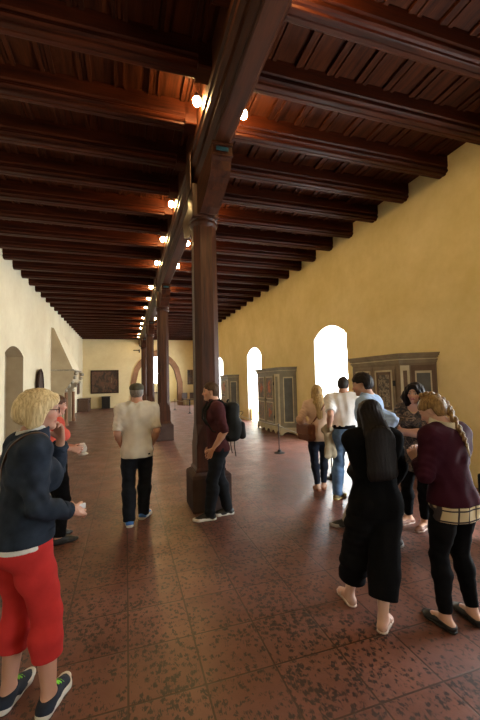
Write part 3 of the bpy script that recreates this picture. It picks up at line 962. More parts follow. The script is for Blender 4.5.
    def cap_hair(s, t=0.03, line=0.27, back=-0.33, amp=0.004, ear=-0.13):
        """Close hair: a shell over the skull, cut off the face along the hairline."""
        q = s.Hh
        U = [('u', ell(s.H(0, -0.075, 0.155), np.array((0.335+t, 0.415+t, 0.365+t))*q, s.Rh), 0.0),
             ('u', ell(s.H(0, -0.20, -0.06), np.array((0.275+t, 0.26+t, 0.30))*q, s.Rh), 0.06),
             ('w', amp*0.45, (150, 150, 45), 11),
             ('s', ell(s.H(0, 0.52, -0.16), np.array((0.31, 0.42, line+0.19))*q, s.Rh), 0.006),
             ('s', rbox(s.H(0, ear+0.5, -0.32), np.array((0.5, 0.5, 0.38))*q, s.Rh, 0.01), 0.006), ('s', rbox(s.H(0, 0.56, 0.0), np.array((0.5, 0.38, 0.14))*q, s.Rh, 0.01), 0.01),
             ('cut', s.H(0, 0, back), s.Rh @ np.array([0, 0.25, -1.0]))]
        return U
# ------------------------------------------------------------------ painted wardrobes along the window wall
def painted_panel(name, ground, inks, scale, cut):
    m, t, b = nodes(name)
    v = coords(t)
    f1 = noise(t, v, scale, 3, 0.55, 1.8)
    vo = N(t, 'TexVoronoi'); vo.inputs['Scale'].default_value = scale*0.9; t.links.new(v, vo.inputs['Vector'])
    ad = N(t, 'Math', operation='MULTIPLY_ADD'); ad.inputs[1].default_value = -0.35
    t.links.new(vo.outputs['Distance'], ad.inputs[0]); t.links.new(f1, ad.inputs[2])
    st = [(0.0, ground)]
    for i, c in enumerate(inks): st.append((cut+0.07*i, c))
    t.links.new(ramp(t, st, ad.outputs[0], 'CONSTANT'), b.inputs['Base Color'])
    b.inputs['Roughness'].default_value = 0.55
    _mats[name] = m
    return m
GREYP = plain('grey_green_painted_wood', (0.20, 0.185, 0.14), 0.55, 0.15)
BEIGEP = plain('cream_painted_trim', (0.50, 0.44, 0.30), 0.55, 0.15)
BROWNP = plain('brown_painted_frame', (0.115, 0.070, 0.042), 0.5, 0.2)
BROWNP2 = plain('dull_brown_painted_wood', (0.17, 0.125, 0.082), 0.5, 0.2)
CORNP = plain('umber_painted_cornice', (0.21, 0.165, 0.105), 0.5, 0.2)
FLOWER_B = painted_panel('grey_flower_panel', (0.16, 0.145, 0.115), [(0.26, 0.22, 0.16), (0.30, 0.13, 0.07)], 10, 0.34)
SLATE = plain('slate_painted_panel', (0.085, 0.09, 0.085), 0.5, 0.2)
FLOWER = painted_panel('flower_painted_panel', (0.105, 0.085, 0.062), [(0.26, 0.19, 0.12), (0.34, 0.12, 0.06)], 11, 0.38)
SCROLL = painted_panel('scroll_painted_panel', (0.050, 0.042, 0.036), [(0.36, 0.31, 0.23), (0.17, 0.13, 0.09)], 15, 0.33)
BOUQUET = plain('orange_painted_bouquet', (0.42, 0.13, 0.065), 0.6, 0.4, 22)

def make_wardrobe(label, yn, yf, xf, xb, H, slant, kind, near_stile, far_stile):
    """Local frame at the middle of the back; -x is the front, towards the room; both ends slant back to the wall."""
    ym = (yn+yf)/2; t = thing('painted_wardrobe', label, 'wardrobe', (xb, ym, 0), 0, 'painted wardrobes along the window wall')
    D = xb-xf; Lh = (yf-yn)/2
    body = BROWNP2 if kind == 'scroll' else GREYP
    def plan(e):
        d, l = D-0.07+e, Lh-0.06+e
        return [(0, -l), (-d, -(l-slant)), (-d, l-slant), (0, l)]
    zt = H-0.17
    c = MB(); c.prism(plan(0), 0.20, zt, 2); c.build('carcass', body, t)
    b = MB(); b.prism(plan(0.03), 0.13, 0.22, 2); b.prism(plan(0.045), 0.205, 0.225, 2)
    P = plan(0.03)
    for (a, e) in zip(P, P[1:]):       # scalloped skirt
        a, e = Vector((*a, 0)), Vector((*e, 0)); L = (e-a).length; u = (e-a)/L; nrm = Vector((u.y, -u.x, 0))
        n = max(1, round(L/0.42)); w = L/n
        for i in range(n):
            o = a+u*(w*i)
            pts = [(0, 0.0), (0.10*w, 0.0), (0.20*w, 0.055), (0.32*w, 0.085), (0.5*w, 0.10), (0.68*w, 0.085), (0.80*w, 0.055), (0.90*w, 0), (w, 0), (w, 0.135), (0, 0.135)]
            A = [b.bm.verts.new(o+u*p+Vector((0, 0, z))) for p, z in pts]; B = [b.bm.verts.new(o+u*p+Vector((0, 0, z))+nrm*0.03) for p, z in pts]
            k = len(pts)
            for j in range(k): b.bm.faces.new((A[j], A[(j+1) % k], B[(j+1) % k], B[j]))
            b.bm.faces.new(A[::-1]); b.bm.faces.new(B)
    b.build('base', BEIGEP, t)
    k = MB()
    for e, z0, z1 in ((0.012, zt, zt+0.03), (0.03, zt+0.03, zt+0.055), (0.015, zt+0.055, zt+0.085), (0.045, zt+0.085, zt+0.115), (0.07, zt+0.115, zt+0.15), (0.085, zt+0.15, zt+0.17)):
        k.prism(plan(e), z0, z1, 2)
    k.build('cornice', GREYP if kind != 'scroll' else CORNP, t)
    k = MB(); k.prism(plan(0.034), zt+0.057, zt+0.072, 2); k.build('cornice_line', BEIGEP, t)
    d = D-0.07; l = Lh-0.06
    ya, yb_ = -(l-slant)+near_stile, (l-slant)-far_stile; ymid = (ya+yb_)/2
    for nm, y0, y1 in (('near', -(l-slant)+0.02, ya-0.02), ('far', yb_+0.02, l-slant-0.02)):
        if y1-y0 > 0.12:
            s = MB(); s.box((-d-0.014, y0, 0.26), (-d+0.004, y1, zt-0.04), 0.005); st = s.build('stile', BEIGEP, t)
            s = MB(); s.box((-d-0.02, y0+0.3*(y1-y0), 0.34), (-d-0.01, y1-0.3*(y1-y0), zt-0.12), 0.004); s.build('stile_inlay', GREYP, st)
    for side, y0, y1 in ((-1, ya, ymid-0.01), (1, ymid+0.01, yb_)):
        dm = MB(); dm.box((-d-0.022, y0, 0.27), (-d+0.004, y1, zt-0.05), 0.006)
        door = dm.build('door', GREYP if kind == 'flower' else BROWNP2, t)
        for z0, z1 in ((0.33, 1.00), (1.09, zt-0.11)):
            f0, f1 = y0+0.06, y1-0.06
            def frame(g, w, x0, m, nm):
                fm = MB()
                for q in ((f0+g, z0+g, f1-g, z0+g+w), (f0+g, z1-g-w, f1-g, z1-g), (f0+g, z0+g, f0+g+w, z1-g), (f1-g-w, z0+g, f1-g, z1-g)):
                    fm.box((x0, q[0], q[1]), (-d-0.015, q[2], q[3]), 0.004)
                fm.build(nm, m, door)
            frame(0.0, 0.03, -d-0.036, BEIGEP, 'panel_frame')
            if kind == 'scroll': frame(0.035, 0.05, -d-0.030, BROWNP, 'inner_frame')
            g = 0.03 if kind == 'flower' else 0.085
            pm = MB(); pm.box((-d-0.027, f0+g, z0+g), (-d-0.018, f1-g, z1-g))
            pm.build('panel', (FLOWER if z0 > 1 else FLOWER_B) if kind == 'flower' else SCROLL, door)
            if kind == 'flower':
                q = MB(); yc_, zc_ = (f0+f1)/2, (z0+z1)/2
                rg = random.Random(int(z0*100)+side); big = z0 > 1
                if big or side < 0:
                    for i in range(11):
                        a_, rr_ = rg.random()*6.28, rg.random()
                        q.sphere((-d-0.027, yc_+math.cos(a_)*rr_*0.09, zc_+math.sin(a_)*rr_*(0.22 if big else 0.15)), 0.04+0.025*rg.random(), 10, (0.12, 1, 1.2))
                    q.build('painted_bouquet', BOUQUET, door, True)
                else: q.bm.free()
        ye = y1-0.02 if side > 0 else y0+0.02
        for zz in (0.52, zt-0.35):
            hg = MB(); hg.box((-d-0.036, ye-0.03, zz-0.05), (-d-0.018, ye+0.03, zz+0.05), 0.006); hg.build('hinge', IRON, door)
    lk = MB(); lk.box((-d-0.032, ymid-0.075, 1.03), (-d-0.02, ymid-0.03, 1.13), 0.006); lk.lathe([(0.012, 0.0), (0.012, 0.02)], (-d-0.035, ymid-0.052, 1.09), 10)
    lk.build('lock', IRON, t)
    for sg in (-1, 1):                 # slanting ends
        a = Vector((-d, sg*(l-slant), 0)); e = Vector((0, sg*l, 0)); u = (e-a).normalized(); nrm = Vector((u.y, -u.x, 0))
        if nrm.dot(Vector((-1, sg*2, 0))) < 0: nrm = -nrm
        L = (e-a).length
        def strip(p0, p1, z0, z1, th, m, name, par):
            s = MB(); pts = [a+u*(p0*L), a+u*(p1*L)]; q = [x_+nrm*th for x_ in pts]
            s.prism([(pts[0].x, pts[0].y), (pts[1].x, pts[1].y), (q[1].x, q[1].y), (q[0].x, q[0].y)], z0, z1, 2)
            return s.build(name, m, par)
        if kind == 'scroll':
            o = strip(0.02, 0.27, 0.27, zt-0.04, 0.012, BEIGEP, 'corner_panel', t)
            strip(0.09, 0.20, 0.36, zt-0.13, 0.018, BROWNP, 'corner_inlay', o)
            p0, p1 = 0.31, 0.96
        else: p0, p1 = 0.06, 0.95
        o = strip(p0, p1, 0.27, zt-0.04, 0.012, BROWNP if kind == 'scroll' else GREYP, 'side_panel', t)
        w = p1-p0
        o2 = strip(p0+0.16*w, p1-0.16*w, 0.37, zt-0.14, 0.018, BEIGEP, 'side_trim', o)
        strip(p0+0.22*w, p1-0.22*w, 0.41, zt-0.18, 0.023, SLATE, 'side_inlay', o)
    return t
make_wardrobe('nearest grey painted wardrobe with cream scrollwork panels, behind the group at right', 4.78, 6.90, 4.50, XR-0.005, 2.12, 0.32, 'scroll', 0.10, 0.08)
make_wardrobe('painted wardrobe with orange flower panels between the two arched windows', 10.12, 12.80, 4.55, XR-0.005, 2.12, 0.27, 'flower', 0.46, 0.06)
make_wardrobe('farthest painted wardrobe with grey side panel, seen past the backpack', 16.15, 18.2, 4.55, XR-0.005, 2.03, 0.27, 'flower', 0.46, 0.06)

# ------------------------------------------------------------------ rope barrier in front of the wardrobes
CORD = plain('pale_barrier_cord', (0.50, 0.48, 0.45), 0.7)
posts = [((3.42, 7.89), 'low black barrier post in front of the flower wardrobe'),
         ((3.36, 5.52), 'low black barrier post hidden behind the blonde woman and the man in white'),
         ((3.55, 13.6), 'low black barrier post behind the backpack'),
         ((3.34, 19.9), 'far low barrier post before the right of the arch'),
         ((2.93, 23.1), 'farthest low barrier post before the arch')]
for (x_, y_), lab in posts:
    t = thing('barrier_post', lab, 'post', (x_, y_, 0), 0, 'low rope barrier posts')
    s = MB(); s.lathe([(0.125, 0.0), (0.125, 0.012), (0.11, 0.022), (0.045, 0.035), (0.035, 0.075), (0.014, 0.09)], seg=20); s.build('base', IRON, t, True)
    s = MB(); s.tube([(0, 0, 0.05), (0, 0, 0.66)], 0.011, 10); s.build('pole', IRON, t, True)
    s = MB(); s.lathe([(0.012, 0.63), (0.02, 0.64), (0.02, 0.665), (0.012, 0.68), (0.004, 0.685)], seg=12); s.build('cap', IRON, t, True)
def cord(a, b, sag, label):
    s = MB(); pts = []
    L_ = math.hypot(b[0]-a[0], b[1]-a[1])
    for i in range(17):
        q = 0.023/L_+(1-0.046/L_)*i/16; pts.append((a[0]+(b[0]-a[0])*q, a[1]+(b[1]-a[1])*q, 0.65-sag*4*q*(1-q)))
    s.tube(pts, 0.009, 6)
    tag(s.build('barrier_rope', CORD, None, True), label, 'rope', 'barrier ropes')['kind'] = 'thing'
cord(posts[0][0], posts[1][0], 0.05, 'pale rope running from the post by the flower wardrobe towards the blonde woman')
cord(posts[2][0], posts[0][0], 0.06, 'pale rope running from the post by the flower wardrobe back behind the backpack')
cord(posts[3][0], posts[2][0], 0.06, 'pale rope behind the nearest column, running to the far posts')
cord(posts[4][0], posts[3][0], 0.05, 'farthest pale rope, between the two posts before the arch')

# ------------------------------------------------------------------ fireplace on the left wall
t = thing('fireplace', 'stone fireplace with a tall sloping plastered hood on the left wall', 'fireplace', (XL, 18.3, 0))
ya, yb = -1.5, 1.0
h_ = MB()
h_.prism([(0.0, 2.40), (0.84, 2.40), (0.10, 4.16), (0.0, 4.20)], ya, yb, 1)
hd_ = h_.build('hood', [STONE_T, WALL_C], t)
for pg in hd_.data.polygons:
    if abs(pg.normal.y) < 0.5: pg.material_index = 1
h_ = MB(); h_.prism([(0.0, 2.35), (0.88, 2.35), (0.90, 2.37), (0.88, 2.402), (0.0, 2.402)], ya-0.025, yb+0.025, 1); h_.build('ledge', STONE_G, t)
l_ = MB(); l_.prism([(0.0, 1.86), (0.80, 1.86), (0.83, 1.95), (0.83, 2.34), (0.0, 2.34)], ya+0.02, yb-0.02, 1); l_.build('lintel', STONE_T, t)
for y_ in (ya, yb-0.32):
    j = MB(); j.box((0, y_, 0), (0.50, y_+0.32, 1.40), 0.01); j.build('jamb', STONE_T, t)
    c_ = MB()
    c_.prism([(0, 1.40), (0.50, 1.40), (0.54, 1.44), (0.52, 1.52), (0.60, 1.60), (0.66, 1.70), (0.72, 1.76), (0.76, 1.84), (0.80, 1.95), (0.85, 2.02), (0.87, 2.14), (0.88, 2.34), (0, 2.34)], y_, y_+0.32, 1)
    c_.build('console', STONE_G if False else STONE_T, t)
    sc = MB()
    for (x_, z_, r_) in ((0.94, 2.24, 0.095), (0.90, 2.05, 0.08), (0.80, 1.86, 0.085), (0.68, 1.68, 0.07), (0.56, 1.50, 0.06)):
        sc.sphere((x_, y_+0.16, z_), r_, 12, (1, 1.9, 1))
    sc.build('carved_scroll', STONE_G, t, True)
    k_ = MB(); k_.tube([(0.56, y_+0.16, 0.02), (0.56, y_+0.16, 1.42)], 0.07, 12); k_.lathe([(0.10, 0), (0.10, 0.08), (0.08, 0.14)], (0.56, y_+0.16, 0.0), 12)
    k_.build('colonnette', STONE_R, t, True)
b_ = MB(); b_.box((0.0, ya+0.32, 0.0), (0.04, yb-0.32, 1.86)); b_.build('fireback', plain('sooty_stone', (0.05, 0.04, 0.035), 0.9), t)

# ------------------------------------------------------------------ things along the walls
DARKW = wood('dark_oak', (0.010, 0.005, 0.003), (0.045, 0.021, 0.012), 2, rough=0.6, spec=0.25)
t = thing('pointed_panel', 'dark pointed wooden panel on the left wall beside the doorway', 'panel', (XL+0.032, 14.4, 0))
s = MB(); pl = [(-0.42, 0.9)]+[(-0.42*math.sqrt(max(0.0, 1-(k_/8)**2.2)), 1.45+0.86*k_/8) for k_ in range(9)]
pl = pl+[(-a_, z_) for a_, z_ in pl[-2::-1]]
s.prism(pl, 0.0, 0.07, 0); s.build('board', DARKW, t)
s = MB(); s.tube([(0.075, a_, z_) for a_, z_ in pl+pl[:1]], 0.03, 8); s.build('rim', DARKW, t, True)

t = thing('wooden_chest', 'brown wooden chest against the left end of the far wall', 'chest', (XL+0.35, 26.1, 0))
CHW = wood('chest_wood', (0.035, 0.016, 0.010), (0.11, 0.055, 0.035), 1)
s = MB(); s.box((-0.30, -0.95, 0.06), (0.30, 0.95, 0.74), 0.015); s.build('body', CHW, t)
s = MB(); s.box((-0.33, -0.99, 0.745), (0.33, 0.99, 0.84), 0.03); s.build('lid', CHW, t)
s = MB(); s.box((-0.33, -0.98, 0.0), (0.33, 0.98, 0.09), 0.015); s.build('plinth', CHW, t)
s = MB()
for yy in (-0.6, 0.6): s.box((0.30, yy-0.03, 0.12), (0.318, yy+0.03, 0.80), 0.004)
s.box((0.30, -0.07, 0.52), (0.32, 0.07, 0.70), 0.006); s.build('iron_bands', IRON, t)

def painting_mat():
    m, t_, b = nodes('dark_figure_painting')
    v = coords(t_, (1, 1, 0.75))
    n = noise(t_, v, 3.2, 5, 0.62, 0.8)
    t_.links.new(ramp(t_, [(0.36, (0.012, 0.008, 0.006)), (0.47, (0.055, 0.030, 0.018)), (0.55, (0.13, 0.055, 0.035)), (0.62, (0.045, 0.035, 0.022)), (0.72, (0.30, 0.20, 0.11))], n), b.inputs['Base Color'])
    b.inputs['Roughness'].default_value = 0.4
    return m
t = thing('framed_painting', 'large dark framed painting with figures on the far wall', 'painting', (-1.51, Y1, 1.93))
s = MB(); s.box((-0.90, -0.035, -0.78), (0.90, -0.001, 0.78)); s.build('canvas', painting_mat(), t)
s = MB()
for a_ in ((-0.97, -0.85, 0.97, -0.76), (-0.97, 0.76, 0.97, 0.85), (-0.97, -0.85, -0.88, 0.85), (0.88, -0.85, 0.97, 0.85)):
    s.box((a_[0], -0.06, a_[1]), (a_[2], -0.001, a_[3]), 0.012)
s.build('frame', DARKW, t)
t = thing('dark_cupboard', 'small black cupboard below the painting on the far wall', 'cupboard', (-1.42, Y1-0.22, 0))
s = MB(); s.box((-0.28, -0.2, 0.05), (0.28, 0.2, 0.82), 0.01); s.build('body', plain('black_lacquer', (0.010, 0.009, 0.009), 0.4), t)
s = MB(); s.box((-0.31, -0.23, 0.825), (0.31, 0.21, 0.87), 0.01); s.build('top', _mats['black_lacquer'], t)
for sg in (-1, 1):
    s = MB(); s.box((min(0.005*sg, 0.26*sg), -0.215, 0.10), (max(0.005*sg, 0.26*sg), -0.20, 0.78), 0.004); dd = s.build('door', _mats['black_lacquer'], t)
    s = MB(); s.sphere((0.04*sg, -0.225, 0.48), 0.014, 8); s.build('knob', GOLD_ if False else IRON, dd, True)
s = MB(); s.box((-0.3, -0.22, 0.0), (0.3, 0.2, 0.06)); s.build('plinth', _mats['black_lacquer'], t)

t = thing('framed_picture', 'narrow brown framed picture on the left wall near the far corner', 'picture', (XL, 25.65, 1.58))
s = MB(); s.box((0.0, -0.42, -0.36), (0.03, 0.42, 0.36)); s.build('canvas', painting_mat(), t)
s = MB()
for a_ in ((-0.5, -0.44, 0.5, -0.36), (-0.5, 0.36, 0.5, 0.44), (-0.5, -0.44, -0.42, 0.44), (0.42, -0.44, 0.5, 0.44)):
    s.box((0.0, a_[0], a_[1]), (0.05, a_[2], a_[3]), 0.01)
s.build('frame', CHW, t)
t = thing('framed_picture', 'upright dark picture on the far wall right of the arch', 'picture', (4.80, Y1, 2.15))
s = MB(); s.box((-0.17, -0.03, -0.52), (0.17, -0.001, 0.52)); s.build('canvas', painting_mat(), t)
s = MB()
for a_ in ((-0.22, -0.58, 0.22, -0.50), (-0.22, 0.50, 0.22, 0.58), (-0.22, -0.58, -0.15, 0.58), (0.15, -0.58, 0.22, 0.58)):
    s.box((a_[0], -0.05, a_[1]), (a_[2], -0.001, a_[3]), 0.01)
s.build('frame', CHW, t)

t = thing('iron_wall_bracket', 'black wrought iron bracket high on the far wall above the arch', 'bracket', (0.95, Y1, 4.20))
s = MB(); s.box((-0.05, -0.02, -0.12), (0.05, -0.001, 0.12), 0.005); s.build('wall_plate', IRON, t)
s = MB(); s.tube([(0, 0, 0), (0, -0.6, 0.0), (-0.05, -0.62, 0.0), (-0.45, -0.62, 0.0)], 0.035, 8); s.build('arm', IRON, t, True)
s = MB(); s.tube([(0, -0.02, -0.1), (0, -0.3, -0.08), (0, -0.5, 0.0)], 0.014, 6); s.build('scroll', IRON, t, True)

def make_chair(x_, y_, rz, label):
    t = thing('dark_chair', label, 'chair', (x_, y_, 0), rz, 'dark chairs right of the arch')
    s = MB(); s.box((-0.23, -0.22, 0.42), (0.23, 0.22, 0.48), 0.02); s.build('seat', DARKW, t)
    s = MB(); s.box((-0.21, 0.19, 0.50), (0.21, 0.23, 0.96), 0.015); s.build('backrest', DARKW, t)
    for sx in (-1, 1):
        for sy in (-1, 1):
            s = MB(); s.tube([(sx*0.2, sy*0.19, 0), (sx*0.2, sy*0.19, 0.45 if sy < 0 else 0.95)], 0.022, 8); s.build('leg', DARKW, t, True)
    return t
make_chair(4.25, 27.2, 0.2, 'left dark chair standing right of the arch')
make_chair(4.72, 26.9, -0.3, 'right dark chair standing right of the arch, near the wall')
t = thing('dark_table', 'dark table with candlesticks in the chapel behind the arch', 'table', (2.2, CY-1.2, 0))
s = MB(); s.box((-1.0, -0.4, 0.86), (1.0, 0.4, 0.94), 0.01); s.build('top', DARKW, t)
s = MB(); s.box((-0.92, -0.34, 0.0), (0.92, 0.34, 0.86), 0.01); s.build('body', STONE_T, t)
for x_, lab in ((-0.35, 'left brass candlestick on the chapel table'), (0.35, 'right brass candlestick on the chapel table')):
    k_ = thing('candlestick', lab, 'candlestick', (2.2+x_, CY-1.2, 0.941), 0, 'brass candlesticks')
    s = MB(); s.lathe([(0.09, 0), (0.09, 0.02), (0.03, 0.05), (0.02, 0.2), (0.035, 0.25), (0.02, 0.30), (0.02, 0.45), (0.05, 0.48), (0.05, 0.50)], seg=12); s.build('stem', plain('dull_brass', (0.25, 0.16, 0.06), 0.4, metal=0.8), k_, True)
    s = MB(); s.tube([(0, 0, 0.50), (0, 0, 0.78)], 0.02, 8); s.build('candle', plain('wax', (0.7, 0.65, 0.5), 0.5), k_, True)
# ------------------------------------------------------------------ visitors
WHITE_SOLE = plain('white_rubber', (0.62, 0.60, 0.55), 0.6, 0.1)
BLACK_CL = cloth('black_cloth', (0.005, 0.005, 0.006), spec=0.08)
BLACK_KNIT = cloth('black_knit', (0.004, 0.004, 0.0045), spec=0.06)
NAVY = cloth('dark_navy_cloth', (0.010, 0.013, 0.020))
BLACK_SHOE = plain('black_shoe_leather', (0.012, 0.012, 0.013), 0.45)
GOLD = plain('gold_metal', (0.65, 0.45, 0.18), 0.3, metal=1.0)
SILVER = plain('silver_metal', (0.7, 0.7, 0.7), 0.25, metal=1.0)

def strap_ops(p, o, c, n, w, side=None):
    """A band lying on the torso: the torso grown by o, between two parallel planes."""
    n = unit(n); c = np.array(c, float)
    U = p.torso(o)+[('cut', c+n*w/2, n, 0.002), ('cut', c-n*w/2, -n, 0.002)]
    if side is not None: U.append(('cut', side[0], side[1], 0.002))
    return U

def at_person(name, label, cat, p, group=None):
    return thing(name, label, cat, tuple(p.root), p.rz, group)

# 1 --- grey-blond woman in a denim jacket, hand at her chin
p = Person('woman with blond bob and glasses in a denim jacket and red cropped trousers', (-0.55, 2.29), 26, 1.685, True, lean=(6, 0), pelvis_yaw=18,
           chest_yaw=-2, head=(-14, 3, 0), vox=0.0065, build=1.0, belly=0.015, pelvis=(0, -0.015, None),
           feet={-1: (-0.615, 2.335, 0, 72), 1: (-0.40, 2.225, 0, 70)},
           hands={1: dict(at=(-0.285, 2.285, 0.985), dir=(0.35, 0.85, -0.15), palm=(-0.8, 0.2, -0.5), curl=0.75, pole=(-0.5, -0.8, -0.6), thumb=0.5),
                  -1: dict(at=(-0.385, 2.46, 1.375), dir=(-0.12, -0.3, 0.9), palm=(-0.5, -0.6, 0), curl=0.9, pole=(0.0, 0.6, -0.9))},
           skin=(0.50, 0.27, 0.19))
p.make_body(nose=1.02, brow=(0.35, 0.24, 0.16))
DENIM = cloth('dark_denim', (0.021, 0.029, 0.045), var=0.4)
RED = cloth('red_cotton', (0.50, 0.032, 0.030), var=0.12)
p.trousers(RED, 'cropped_trousers', o=0.012, ok=0.020, oa=0.030, hem=0.155, waist=0.60, fold=0.0035, seed=2)
solid('shirt', p.torso(0.018)+[('cut', (0, 0, 0.535*p.h), (0, 0, 1)), ('cut', (0, 0, 0.507*p.h), (0, 0, -1))], 0.006, cloth('white_cotton', (0.68, 0.67, 0.63)), p.t)
jk = p.top(DENIM, 'denim_jacket', o=0.022, hem=0.525, sleeve=1.80, so=0.018, slo=0.018, fold=0.006, seed=8, neck=0.050)
U = p.torso(0.027)+[('cut', (0, 0, 0.555*p.h), (0, 0, 1)), ('cut', (0, 0, 0.523*p.h), (0, 0, -1))]
solid('waistband', U, 0.006, DENIM, jk)
for d in (-1, 1):
    a, b = p.elb[d], p.wr[d]; ax = unit(b-a); q = a+(b-a)*0.80
    solid('cuff', [('u', cone(q-ax*0.05, q+ax*0.01, 0.050, 0.046)), ('cut', q+ax*0.012, ax), ('cut', q-ax*0.05, -ax)], 0.006, DENIM, jk)
p.collar(DENIM, 'jacket_collar', 0.058, 0.026)
p.collar(_mats['white_cotton'], 'shirt_collar', 0.047, 0.036)
q = p.Hh
BLOND = hair_material('grey_blond_hair', (0.36, 0.25, 0.11), (0.80, 0.64, 0.36))
U = [('u', ell(p.H(0, -0.10, 0.16), np.array((0.42, 0.52, 0.41))*q, p.Rh)),
     ('u', ell(p.H(0, -0.36, -0.06), np.array((0.37, 0.33, 0.33))*q, p.Rh), 0.03)]
for d in (-1, 1):
    U += [('u', cone(p.H(d*0.30, 0.0, 0.1), p.H(d*0.34, -0.06, -0.30), 0.13*q, 0.10*q), 0.03), ('u', cone(p.H(d*0.30, -0.15, 0.0), p.H(d*0.34, -0.22, -0.34), 0.17*q, 0.12*q), 0.03)]
U += [('u', cone(p.H(-0.10, -0.25, -0.2), p.H(0.10, -0.25, -0.2), 0.2*q, 0.2*q), 0.02), ('w', 0.0018, (110, 110, 22), 5),
      ('s', ell(p.H(0, 0.52, -0.20), np.array((0.48, 0.46, 0.46))*q, p.Rh), 0.012), ('s', cone(p.H(0, 0, -0.62), p.H(0, 0.2, -0.4), 0.22*q, 0.22*q), 0.02),
      ('u', cone(p.H(-0.2, 0.30, 0.36), p.H(0.22, 0.30, 0.24), 0.09*q, 0.08*q), 0.02)]
p.hair(BLOND, U)
g = MB()
for d in (-1, 1):
    ring = [p.H(d*0.145+0.105*math.cos(a), 0.40, -0.005+0.078*math.sin(a)) for a in np.linspace(0, 2*math.pi, 19)]
    g.tube(ring, 0.0022, 6)
    g.tube([p.H(d*0.25, 0.385, 0.02), p.H(d*0.335, 0.16, 0.02), p.H(d*0.345, -0.05, -0.02)], 0.0024, 6)
g.tube([p.H(-0.04, 0.40, 0.0), p.H(0, 0.415, 0.02), p.H(0.04, 0.40, 0.0)], 0.0022, 6)
gl = g.build('glasses', plain('dark_red_glasses_frame', (0.05, 0.012, 0.012), 0.3), p.t, True)
NSH = plain('navy_shoe_fabric', (0.012, 0.018, 0.034), 0.8)
GREEN = plain('neon_green_laces', (0.22, 0.75, 0.06), 0.6, 0.15)
for d in (-1, 1): p.shoe(d, NSH, WHITE_SOLE, o=0.007, low=0.050, sole=0.021, laces=GREEN, lace_r=0.0065)
b = at_person('shoulder_bag', 'small brown leather bag hanging at the back of the denim jacket woman', 'bag', p)
LEATHER = plain('brown_bag_leather', (0.055, 0.024, 0.012), 0.5, bmp=0.1)
o_ = MB(); bc = p.pel+np.array([-0.235, -0.115, 0.075]); o_.box(tuple(bc-np.array([0.05, 0.09, 0.07])), tuple(bc+np.array([0.05, 0.09, 0.07])), 0.02)
o_.build('bag_body', LEATHER, b, True)
o_ = MB(); o_.box(tuple(bc+np.array([-0.055, -0.093, 0.0])), tuple(bc+np.array([-0.044, 0.093, 0.072])), 0.005)
o_.build('flap', LEATHER, b)
c0 = (p.sh[1]+p.nb)/2; n_ = np.cross(unit(bc-c0), np.array([0, 1.0, 0]))
solid('strap', strap_ops(p, 0.029, c0, n_, 0.018), 0.005, LEATHER, b)
w_ = p.wr[1]+p.hand[1][0]*0.075
pc = thing('folded_paper', 'white folded paper in the right hand of the denim jacket woman', 'paper', tuple(p.l2w(w_)), p.rz)
s = MB(); s.box((-0.006, -0.03, 0.0), (0.008, 0.025, 0.03), 0.003, rz=0.3); s.build('paper', plain('white_paper', (0.8, 0.82, 0.85), 0.7, 0.05), pc)

# 2 --- woman in coral behind her
p = Person('woman in a coral top and black trousers behind the denim jacket woman', (-0.78, 4.50), 25, 1.595, True, head=(-12, 6, 0), vox=0.010, build=1.08, bust=0.8,
           feet={-1: (-0.78, 4.60, 0, 30), 1: (-0.70, 4.40, 0, 20)},
           hands={1: dict(at=(-0.59, 4.44, 1.00), dir=(0.9, 0.3, -0.3), palm=(0, 0.8, -0.3), curl=0.9), -1: dict(at=(-0.57, 4.62, 0.99), dir=(0.9, -0.2, -0.3), palm=(0, -1, -0.2), curl=0.9)},
           skin=(0.52, 0.28, 0.20))
p.make_body()
p.trousers(BLACK_CL, o=0.014, oa=0.03, hem=0.05)
p.top(cloth('coral_cotton', (0.74, 0.13, 0.10), var=0.12), 'blouse', o=0.022, hem=0.555, sleeve=1.05, so=0.024, fold=0.004)
p.hair(hair_material('auburn_hair', (0.05, 0.022, 0.012), (0.14, 0.065, 0.035)), p.cap_hair(0.05, 0.24, -0.45, 0.006))
for d in (-1, 1): p.shoe(d, BLACK_SHOE, BLACK_SHOE)
wpos = p.l2w((p.wr[1]+p.wr[-1])/2+np.array([0, 0.10, 0]))
tt = thing('crumpled_cap', 'white soft cap held by the woman in coral', 'hat', tuple(wpos), p.rz)
solid('crown', [('u', ell((0, 0.0, -0.03), (0.05, 0.045, 0.075))), ('w', 0.006, (50, 50, 30), 3)], 0.007, cloth('white_soft_cloth', (0.72, 0.70, 0.66)), tt)
solid('brim', [('u', ell((0, 0.01, -0.085), (0.06, 0.055, 0.018))), ('w', 0.004, (50, 50, 30), 6)], 0.007, _mats['white_soft_cloth'], tt)

# 3 --- man in the flat cap, from behind
p = Person('man in a grey flat cap and pale short-sleeved shirt walking away', (0.125, 4.73), 93, 1.71, False, lean=(1, 0), head=(-8, 3, 0), vox=0.009, build=0.98, belly=0.03,
           feet={-1: (0.025, 4.65, 0, 96), 1: (0.20, 4.85, 0, 62)},
           hands={1: dict(at=(0.315, 4.84, 0.92), dir=(-0.25, 0.35, -0.9), palm=(-1, 0.2, 0), curl=0.7, pole=(0.3, -0.8, 0)), -1: dict(at=(-0.065, 4.86, 0.92), dir=(0.25, 0.35, -0.9), palm=(1, 0.2, 0), curl=0.7, pole=(-0.3, -0.8, 0))},
           skin=(0.46, 0.25, 0.17))
p.make_body()
p.trousers(NAVY, o=0.016, ok=0.024, oa=0.036, hem=0.028, waist=0.50, fold=0.004)
p.top(cloth('pale_grey_shirt_cotton', (0.60, 0.57, 0.50), var=0.08), 'short_sleeved_shirt', o=0.020, hem=0.467, sleeve=0.88, so=0.020, fold=0.006, drape=0.012)
